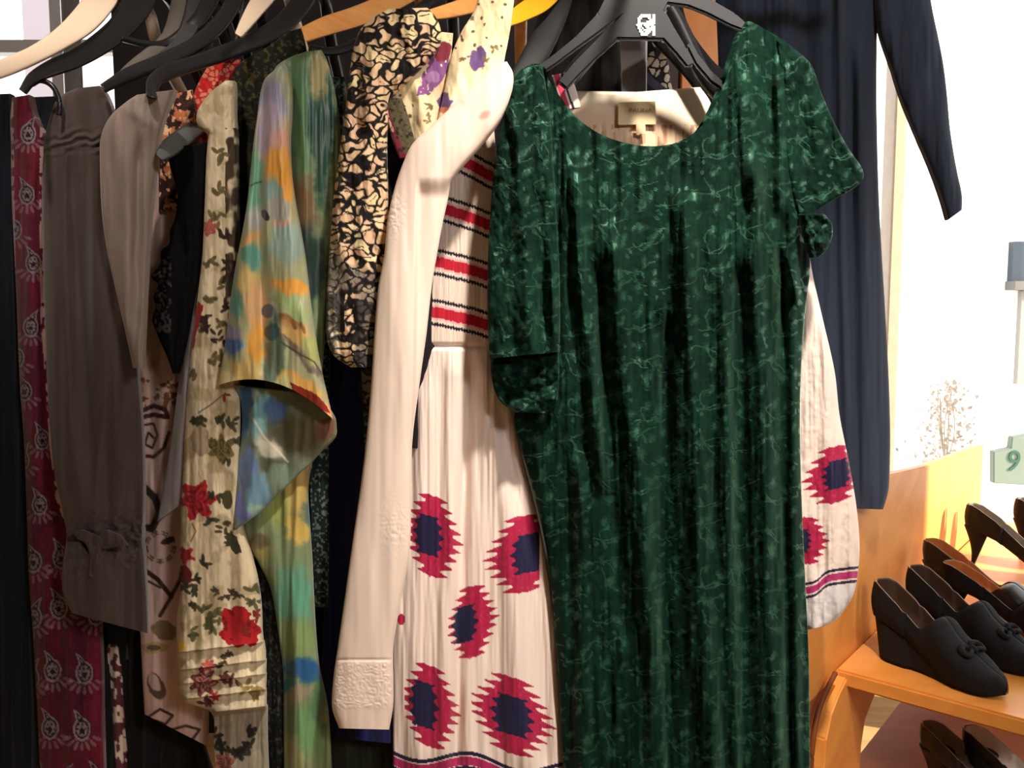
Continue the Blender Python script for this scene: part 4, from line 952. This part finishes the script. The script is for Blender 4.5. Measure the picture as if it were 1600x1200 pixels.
panel('dress_body', VELVET,
      top=[(800, 132), (812, 112), (832, 100), (850, 104), (858, 126), (876, 152), (900, 182), (930, 205), (965, 220), (1005, 228), (1045, 226), (1075, 214), (1100, 192), (1120, 158), (1138, 112), (1152, 70), (1166, 34), (1196, 46), (1226, 64), (1246, 82)],
      right=[(1246, 82), (1244, 160), (1242, 260), (1256, 350), (1266, 410), (1260, 470), (1254, 540), (1250, 640), (1252, 760), (1258, 900), (1264, 1040), (1266, 1260)],
      bottom=[(882, 1260), (1266, 1260)],
      left=[(800, 132), (798, 220), (806, 340), (816, 480), (812, 580), (804, 660), (826, 740), (846, 820), (860, 900), (868, 1000), (876, 1120), (882, 1260)],
      Y=1.215, D=.038, parent=g, folds=GREEN_F, paint=p_green, step=1.6, thick=.06)
SL = ridges([([(806, 180), (812, 300), (822, 420), (828, 555)], .014, 11), ([(842, 300), (850, 560)], -.012, 11), ([(862, 400), (868, 600)], .008, 7)], noise_folds(.008, 16, 60, 9, .002))
loft('sleeve', VELVET, [(812, 108, 846, 100), (796, 130, 852, 128), (788, 165, 858, 165), (779, 215, 862, 215), (770, 280, 866, 280), (765, 350, 870, 350), (762, 420, 874, 420), (762, 500, 875, 500), (765, 560, 874, 550)], 1.165, .024, g, SL, p_green, step=1.6)
loft('sleeve_cuff', VELVET, [(766, 556, 872, 544), (767, 580, 874, 575), (772, 608, 872, 608), (784, 630, 868, 632), (806, 644, 852, 646)], 1.178, .016, g, noise_folds(.018, 22, 20, 19, .002), p_green, step=1.6, caps=(False, True))
loft('sleeve', VELVET, [(1212, 62, 1244, 78), (1216, 96, 1268, 102), (1220, 140, 1284, 146), (1224, 190, 1304, 192), (1228, 240, 1326, 232), (1234, 284, 1348, 266), (1242, 318, 1342, 288), (1252, 342, 1292, 318)], 1.205, .014, g, ridges([([(1290, 150), (1340, 270)], .008, 8), ([(1250, 120), (1262, 330)], -.008, 14)], noise_folds(.006, 16, 60, 10, .0015)), p_green, step=1.6, caps=(True, True))
loft('sleeve_cuff', VELVET, [(1250, 334, 1288, 334), (1252, 348, 1300, 350), (1256, 368, 1300, 370), (1262, 388, 1292, 390), (1268, 402, 1280, 402)], 1.19, .018, g, noise_folds(.010, 12, 14, 20, .0015), p_green, step=1.6, caps=(True, True))

# its hanger
HB = plain_mat('black_hanger_plastic', (32, 34, 38), .38, .5, noise=.12, scale=25)
h = thing('clothes_hanger', 'wide charcoal plastic hanger with a white printed mark, carrying the green velvet dress', 'hanger', tuple(PX(1010, -30, 1.2)))
def hb(name, pts, Y, mat=HB, t=.010, bev=.003):
    ps = [Vector(PX(x, y, Y)) for x, y in pts]
    return link(name, prism_mesh(name, ps, (0, t, 0), mat, bev), h)
HBODY = hb('hanger_body', [(955, -22), (990, -34), (1040, -30), (1075, -16), (1112, -2), (1150, 20), (1172, 40), (1166, 50), (1140, 40), (1105, 22), (1075, 10), (1045, 6), (1040, 16), (1054, 42), (1072, 72), (1086, 100), (1074, 106), (1056, 84), (1036, 62), (966, 61), (932, 92), (902, 122), (886, 140), (872, 128), (898, 96), (930, 64), (952, 40), (905, 74), (868, 102), (846, 116), (838, 104), (866, 84), (900, 56), (934, 20)], 1.205)
hb('strut', [(1072, 72), (1086, 100), (1110, 128), (1128, 140), (1132, 128), (1112, 110), (1092, 84), (1080, 64)], 1.222)
WPR = plain_mat('white_print', (214, 216, 220), .6)
bm = bmesh.new()
GL = ["...#######.##", "..########.##", ".###....##.##", ".##......####", ".##....######", ".############", "####.#######.", ".###..###.###", ".##.#..######", "..##.########", "..###.####.##", "...######..##", "...#####...##"]
for r, row in enumerate(GL):
    k = 0
    while k < len(row):
        if row[k] == '#':
            j = k
            while j < len(row) and row[j] == '#': j += 1
            x0, x1, y0 = 994+k*2.3, 994+j*2.3, 22+r*2.6
            vs = [bm.verts.new(PX(a, b, 1.2035)) for a, b in ((x0, y0), (x1, y0), (x1, y0+2.6), (x0, y0+2.6))]; bm.faces.new(vs); k = j
        else: k += 1
r = bmesh.ops.extrude_face_region(bm, geom=bm.faces[:])
for e in r['geom']:
    if isinstance(e, bmesh.types.BMVert): e.co.y += .002
bmesh.ops.remove_doubles(bm, verts=bm.verts[:], dist=1e-5)
me = bpy.data.meshes.new('printed_mark'); bm.to_mesh(me); bm.free(); me.materials.append(WPR); link('printed_mark', me, HBODY)
q = PX(1012, -30, 1.21)
link('hook', tube_mesh('hook', [Vector((q[0], 1.21, q[2])), Vector((q[0], 1.21, RZ-.03)), Vector((q[0]+.012, 1.21, RZ-.01)), Vector((.21, 1.21, RZ+.005)), Vector((.195, 1.21, RZ+.016)), Vector((.175, 1.21, RZ+.004))], .0024, CHROME, 8), h)
# hanger of the embroidered dress right behind
h2 = thing('clothes_hanger', 'black hanger behind the charcoal one, its arm showing inside the green neckline', 'hanger', tuple(PX(1010, -30, 1.3)))
for pts in ([(1010, -30), (1050, 20), (1078, 78), (1105, 128), (1130, 160)], [(1000, -30), (950, 50), (900, 110), (870, 150)]):
    link('arm', tube_mesh('arm', [Vector(PX(x, y, 1.30)) for x, y in pts], [.012, .012, .014, .012, .007][:len(pts)], BLK, 10), h2)
q = PX(1005, -30, 1.30)
link('hook', tube_mesh('hook', [Vector(q), Vector((q[0], 1.30, RZ-.02)), Vector((.204, 1.30, RZ)), Vector((.19, 1.30, RZ+.015)), Vector((.175, 1.30, RZ))], .0024, CHROME, 8), h2)

# ---- slate dress on the right
def p_slate(c): c.c[:] = (52, 62, 80); c.var(.08, 16, 300, 3)
SLF = ridges([([(1150, -40), (1160, 400)], .010, 14), ([(1215, -40), (1222, 500)], .010, 14), ([(1262, -40), (1268, 500)], -.010, 16), ([(1312, -40), (1316, 400), (1330, 780)], .012, 8), ([(1345, 60), (1356, 780)], .010, 18), ([(1330, 100), (1338, 780)], -.008, 9)], noise_folds(.008, 22, 400, 70))
g = garment('slate_dress', 'long sleeved slate black dress hanging behind the green dress against the bright window', 'dress', 1300, 1.6)
loft('dress_body', COTTON, [(1150, -90, 1340, -90), (1120, -40, 1400, -50), (1118, 0, 1386, 0), (1120, 40, 1372, 40), (1122, 90, 1370, 90), (1124, 180, 1370, 180), (1128, 300, 1373, 300), (1134, 400, 1378, 400), (1140, 500, 1384, 500), (1146, 600, 1389, 600), (1150, 680, 1391, 680), (1158, 740, 1390, 740), (1170, 774, 1388, 768), (1200, 790, 1380, 796)], 1.60, .04, g, SLF, p_slate, step=2.2, caps=(True, True))
loft('sleeve', COTTON, [(1370, -60, 1440, -66), (1362, -20, 1450, -24), (1366, 20, 1458, 20), (1376, 60, 1466, 58), (1390, 100, 1474, 100), (1406, 150, 1480, 150), (1424, 196, 1484, 196), (1444, 240, 1490, 238), (1458, 275, 1496, 270), (1470, 308, 1503, 304), (1481, 344, 1503, 328)], 1.585, .028, g, noise_folds(.008, 18, 120, 71), p_slate, step=2.2, caps=(True, True))
hh = thing('clothes_hanger', 'black hanger of the slate dress above the picture edge', 'hanger', tuple(PX(1262, -90, 1.6)))
q = PX(1250, -80, 1.62)
link('arm', tube_mesh('arm', [Vector(PX(1150, -60, 1.62)), Vector(PX(1250, -120, 1.62)), Vector(PX(1350, -60, 1.62))], .008, BLK, 8), hh)

# ---- wooden post behind the neck
WOOD = wood_mat('orange_wood', (236, 132, 44), (252, 166, 70), .35, sc=(6, 6, 1.2))
WOODD = wood_mat('brown_wood', (150, 84, 38), (172, 100, 48), .7, sc=(2, 8, 8))
WOODY = wood_mat('honey_wood', (222, 142, 62), (236, 162, 80), .45, sc=(2.2, 9, 9))
a = PX(1066, 60, 2.4); b = PX(1124, 60, 2.4)
t = thing('wall_upright', 'orange wooden wall upright seen through the green dress neck', 'wooden post', (float(a[0]), 2.4, 0))
link('board', box_mesh('board', (a[0], 2.4, 0.0), (b[0], 2.46, 2.7), WOOD, .003), t)
link('board', box_mesh('board', (a[0]-.06, 2.42, .0), (a[0], 2.46, 2.7), plain_mat('dark_wood_edge', (70, 38, 20), .5, noise=.2), .002), t)
link('backboard', box_mesh('backboard', (-1.15, 2.47, 0.0), (a[0]+.12, 2.49, 2.2), plain_mat('dark_backboard', (34, 30, 32), .6, noise=.2, scale=9)), t)

# ================================================================ SHOE BENCH
U = Vector((.64, .77, 0)).normalized(); W = Vector((.77, -.64, 0)).normalized()
B0 = Vector((.603, 1.5, 0)); ZS = .635; ZL = .40
def bp(u, w, z): v = B0+U*u+W*w; return Vector((v.x, v.y, z))
bench = thing('shoe_bench', 'orange wooden bench with backrest and two shelves holding the black shoes', 'bench', tuple(B0+U*.5))
def bboard(name, u0, u1, w0, w1, z0, z1, mat, bev=.004):
    link(name, prism_mesh(name, [bp(u0, w0, z0), bp(u1, w0, z0), bp(u1, w1, z0), bp(u0, w1, z0)], (0, 0, z1-z0), mat, bev), bench)
bboard('shelf', 0, 1.45, 0, .40, ZS-.030, ZS, WOODY)
bboard('lower_shelf', .02, 1.4, .0, .46, ZL-.03, ZL, WOODD)
# backrest with a softly rising top edge
top = [(-.22, .955), (0, .965), (.3, .955), (.6, .93), (.9, .915), (1.2, .90), (1.30, .895)]
pts = [bp(-.22, -.002, .60)]+[bp(u, -.002, z) for u, z in top]+[bp(1.30, -.002, .60)]
link('backrest', prism_mesh('backrest', pts, -W*.022, WOODY, .003), bench)
link('leg', prism_mesh('leg', [bp(-.22, 0, 0), bp(-.22, 0, .62), bp(-.0, 0, .62), bp(-.02, 0, 0)], -W*.03, WOODD, .003), bench)
link('leg', prism_mesh('leg', [bp(1.2, 0, 0), bp(1.2, 0, .62), bp(1.3, 0, .62), bp(1.3, 0, 0)], -W*.03, WOODD, .003), bench)
# curved bracket under the left corner of the shelf
arc = [(1306, 1052), (1292, 1080), (1280, 1110), (1272, 1150), (1268, 1200), (1268, 1300)]
inn = [(1326, 1300), (1326, 1200), (1328, 1160), (1334, 1120), (1348, 1085), (1356, 1068)]
def pw(x, y, w=.0):
    d = Vector(((x-800)/FPX, CT+(600-y)/FPX*ST, -ST+(600-y)/FPX*CT)); o = Vector((0, 0, CAMZ)); q = B0+W*w
    k = (q-o).dot(W)/d.dot(W); return o+d*k
link('bracket', prism_mesh('bracket', [pw(x, y) for x, y in arc+inn], W*.022, WOODY, .003), bench)
link('bracket_edge', tube_mesh('bracket_edge', [pw(x-1, y, .012) for x, y in arc], .005, plain_mat('dark_bracket_edge', (120, 60, 24), .5), 8), bench)
fl = [bp(1.40, .0, 0), bp(1.45, .0, 0), bp(1.45, .4, 0), bp(1.40, .4, 0)]
link('side_panel', prism_mesh('side_panel', fl, (0, 0, ZS-.031), WOODD, .003), bench)

# ================================================================ SHOES
SUEDE = plain_mat('black_suede', (22, 22, 25), .9, .25, noise=.3, scale=160, bump=.3)
LEATH = plain_mat('black_leather', (17, 17, 20), .42, .5, noise=.2, scale=60)
BINN = plain_mat('brown_lining', (70, 50, 38), .6, .4, noise=.15, scale=40)
TINN = plain_mat('tan_lining', (196, 122, 70), .5, .4, noise=.1, scale=30)
GINN = plain_mat('grey_lining', (128, 122, 118), .5, .4, noise=.25, scale=25)
WINN = plain_mat('ivory_lining', (216, 204, 190), .5, .4, noise=.15, scale=25)
PIP = plain_mat('brown_piping', (120, 96, 76), .6)
SOLEM = plain_mat('dark_sole', (40, 26, 20), .5)
def make_shoe(label, kind, heel, zs, ang, L=.238, H=.075, upper=SUEDE, lining=BINN, group=None, bow=False, wscale=1.0, rimk=1.0, s=1.0, cat='shoe', side=1):
    """pump built along +x (heel to toe); kind 'wedge' or 'stiletto'"""
    t = thing('pump', label, cat, tuple(heel), group)
    M, N = 84, 49
    xs = np.linspace(0, 1, M)
    zb = np.interp(xs, [0, .10, .25, .45, .62, .74, .9, 1.0], [H, H*.985, H*.83, H*.45, H*.14, .006, .005, .012])
    hw = np.interp(xs, [0, .03, .10, .22, .40, .58, .70, .82, .91, .97, 1.0], [.004, .018, .0275, .029, .029, .037, .041, .036, .026, .013, .003])*wscale
    hb_ = np.interp(xs, [0, .1, .3, .5, .7, .85, 1], [.8, .82, .75, .78, .86, .9, .9])   # sole narrower than the body
    top = np.interp(xs, [0, .06, .2, .4, .56, .66, .76, .88, .96, 1.0], [.062, .064, .070, .082, .076, .062, .050, .036, .025, .010])
    rim = np.interp(xs, [0, .05, .15, .30, .45, .58, .66, 1], [.060, .062, .054, .043, .036, .034, .04, .04])
    off = side*.006*np.sin(xs*math.pi)*(xs > .3)
    V = np.zeros((M, N, 3))
    xo = .55 if kind == 'wedge' else .66     # where the throat closes
    for i, x in enumerate(xs):
        h, w, T = zb[i], hw[i], top[i]
        op = 1-float(sstep(xo-.16, xo, x))     # 1 = open
        # angle limit: section parameter q in [-1,1]; 0 = bottom centre
        qm = (1-op)*1.0
        for j in range(N):
            q = 2*j/(N-1)-1
            a = abs(q)
            # side profile: from sole centre to the rim / ridge
            if a < .32:
                yy = w*hb_[i]*a/.32; zz = h
            else:
                k = (a-.32)/.68
                # full dome profile height/half width
                closed_y = w*(hb_[i]+(1-hb_[i])*math.sin(min(k*2.2, 1)*math.pi/2))*math.cos(max(0, (k-.25)/.75)**1.5*math.pi/2)
                closed_z = h+T*math.sin(min(1, k*1.02)*math.pi/2)**.9
                open_y = w*(hb_[i]+(1-hb_[i])*math.sin(min(k*2.0, 1)*math.pi/2))*(1-.10*k)
                open_z = h+rim[i]*k*rimk
                yy = closed_y*(1-op)+open_y*op; zz = closed_z*(1-op)+open_z*op
            lean = -.010*max(0, (.12-x)/.12)*((zz-h)/.06)*-1
            V[i, j] = (x*L+lean*0 + (-.004*math.sin(min(1, (zz-h)/.06)*math.pi) if x < .06 else 0), math.copysign(yy, q)+off[i], zz)
    V[..., :] *= s
    Rm = Matrix.Translation(Vector(heel)) @ Matrix.Rotation(ang, 4, 'Z')
    R3 = np.array(Rm)[:3, :3]; T3 = np.array(Rm)[:3, 3]
    wv = V @ R3.T + T3
    me = grid_mesh('upper', wv, False, None, None, upper); me.materials.append(lining); me.materials.append(PIP)
    o = link('upper', me, t)
    sd = o.modifiers.new('shell', 'SOLIDIFY'); sd.thickness = .0026; sd.offset = -1 if False else 1; sd.material_offset = 1; sd.material_offset_rim = 2; sd.use_rim = True
    # insole
    ins = []
    k0, k1 = 2, int(M*(xo+.02))
    I = np.zeros((k1-k0, 9, 3))
    for a_, i in enumerate(range(k0, k1)):
        for b_ in range(9):
            q = b_/4-1
            I[a_, b_] = (xs[i]*L, q*hw[i]*.84+off[i], zb[i]+.004+.002*q*q)
    I *= s
    link('insole', grid_mesh('insole', I @ R3.T + T3, False, None, None, lining), t)
    # sole edge and heel
    if kind == 'wedge':
        K = int(M*.72); ring = 20; HV = np.zeros((9, ring*2, 3))
        xsn = np.linspace(.012, .70, ring)
        for r in range(9):
            f = r/8
            for side_, arr in ((0, xsn), (1, xsn[::-1])):
                for b_, x in enumerate(arr):
                    zt = np.interp(x, xs, zb); w = np.interp(x, xs, hw*hb_)*(1-.10*f); yy = (1 if side_ == 0 else -1)*w
                    inset = .012*f*(1-x/.7)
                    HV[r, side_*ring+b_] = (x*L+inset, yy+np.interp(x, xs, off), zt*(1-f)+.0005)
        HV *= s
        link('wedge_heel', grid_mesh('wedge_heel', HV @ R3.T + T3, True, None, None, upper, (True, True)), t)
    else:
        HV = np.zeros((16, 18, 3))
        for r in range(16):
            f = r/15; z = H*(1-f)+.0008
            rx = (.026*(1-f)**1.7+.0048); ry = (.022*(1-f)**1.9+.0048)
            cx = .024-.008*f+.004*math.sin(f*3.1)
            for b_ in range(18):
                q = 2*math.pi*b_/18; HV[r, b_] = (cx+rx*math.cos(q), ry*math.sin(q), z+ (.004*(1-f)**6 if True else 0))
        HV *= s
        link('stiletto_heel', grid_mesh('stiletto_heel', HV @ R3.T + T3, True, None, None, upper, (True, True)), t)
        SV = np.zeros((M, 7, 3))
        for i in range(M):
            for b_ in range(7):
                q = b_/3-1; SV[i, b_] = (xs[i]*L, q*hw[i]*hb_[i]*.98+off[i], max(.0008, zb[i]-.003))
        SV *= s
        link('sole', grid_mesh('sole', SV @ R3.T + T3, False, None, None, SOLEM), t)
    if bow:
        i = int(M*.74); c0 = np.array((xs[i]*L, off[i], zb[i]+top[i]+.004))
        for sg in (-1, 1):
            pts = [c0+np.array(p_) for p_ in ((0, 0, 0), (-.008, sg*.012, .006), (-.004, sg*.026, .003), (.006, sg*.024, -.002), (.004, sg*.010, .002), (0, 0, 0))]
            link('bow_loop', tube_mesh('bow_loop', [Vector(R3 @ (p_*s)+T3) for p_ in pts], [.003, .005, .006, .005, .004, .003], upper, 8), t)
        link('bow_knot', tube_mesh('bow_knot', [Vector(R3 @ ((c0+np.array(p_))*s)+T3) for p_ in ((-.008, 0, 0), (0, 0, .004), (.008, 0, 0))], [.004, .006, .004], upper, 8), t)
    return t
A0 = math.atan2(-.87, .49)
def on(px, py, z):
    v = PZ(px, py, z); w = (v-B0).dot(W)
    if w < .034: v = v+W*(.034-w)            # heels stand clear of the backrest
    return (v.x, v.y, z)
make_shoe('black suede wedge pump with a bow, nearest shoe on the upper shelf', 'wedge', on(1364, 1020, ZS), ZS, A0+.10, .222, .076, bow=True, s=1.09)
make_shoe('black suede wedge pump with a bow, behind the nearest wedge pump', 'wedge', on(1418, 995, ZS), ZS, A0+.16, .232, .078, bow=True, s=1.08)
make_shoe('black pump with tan lining, its heel against the backrest corner', 'stiletto', on(1422, 936, ZS), ZS, A0+.28, .25, .085, LEATH, TINN, s=1.1, rimk=.8)
make_shoe('black pump with tan lining, right of its partner behind the bow wedges', 'stiletto', on(1474, 962, ZS), ZS, A0+.34, .265, .078, SUEDE, TINN, rimk=.72, wscale=1.12)
make_shoe('black stiletto pump with grey lining standing at the back of the shelf', 'stiletto', on(1508, 884, ZS), ZS, A0+.34, .285, .105, SUEDE, GINN)
make_shoe('black stiletto pump cut by the right edge of the picture', 'stiletto', on(1584, 872, ZS), ZS, A0+.30, .27, .105, SUEDE, GINN)
make_shoe('dark brown pump with grey lining on the lower shelf', 'stiletto', on(1440, 1232, ZL), ZL, A0+.22, .24, .085, LEATH, GINN, rimk=.75)
make_shoe('dark brown pump with ivory lining on the lower shelf', 'stiletto', on(1506, 1238, ZL), ZL, A0+.22, .24, .085, LEATH, WINN, rimk=.7)

# ================================================================ OUTSIDE / SILL THINGS
PALE = plain_mat('pale_dried_leaf', (226, 214, 200), .9, .1, noise=.2, scale=60)
pl = thing('potted_plant', 'pale dried plant outside the window behind the bench', 'plant', tuple(PX(1480, 720, 3.5)))
rr = random.Random(3); bm = bmesh.new()
for k in range(420):
    v = rr.random()
    x = 1480+rr.gauss(0, 1)*(14+14*v); y = 600+v*120
    q = Vector(PX(x, y, 3.5+rr.uniform(-.06, .06)))
    L_ = rr.uniform(.012, .03); d = Vector((rr.gauss(0, .6), rr.gauss(0, .6), rr.uniform(.2, 1))).normalized(); sd = d.cross(Vector((rr.gauss(0, 1), 1, 0))).normalized()*L_*.28
    vs = [bm.verts.new(q), bm.verts.new(q+d*L_*.5+sd), bm.verts.new(q+d*L_), bm.verts.new(q+d*L_*.5-sd)]; bm.faces.new(vs)
me = bpy.data.meshes.new('foliage'); bm.to_mesh(me); bm.free(); me.materials.append(PALE); link('foliage', me, pl)
for k in range(7):
    x = 1480+rr.uniform(-14, 14)
    link('stem', tube_mesh('stem', [Vector(PX(1478, 730, 3.5)), Vector(PX(x, 670, 3.5)), Vector(PX(x+rr.uniform(-8, 8), 605+rr.uniform(0, 30), 3.5))], .0025, PALE, 6), pl)
potc = PX(1486, 722, 3.5)
V = np.zeros((12, 24, 3))
for r in range(12):
    f = r/11
    for k in range(24):
        a = 2*math.pi*k/24; rad = .085+.02*(1-f) if r else .112
        V[r, k] = (potc[0]+rad*math.cos(a), 3.5+rad*math.sin(a), potc[2]-.0-f*potc[2])
link('planter', grid_mesh('planter', V, True, None, None, plain_mat('pale_planter', (190, 176, 160), .7), (True, True)), pl)
gb = thing('sign_board', 'pale green board with a dark green numeral outside at the right edge', 'sign', tuple(PX(1590, 760, 5)))
GRN = plain_mat('pale_green_board', (116, 128, 116), .7, .3, noise=.05, scale=4)
GBB = link('board', prism_mesh('board', [Vector(PX(x, y, 5)) for x, y in ((1553, 706), (1580, 700), (1582, 683), (1640, 672), (1640, 760), (1553, 755))], (0, .05, 0), GRN, .004), gb)
text_obj('numeral', '9', 1581, 736, 4.996, 34, plain_mat('sign_green', (22, 78, 58), .6), GBB, .9, -.15)
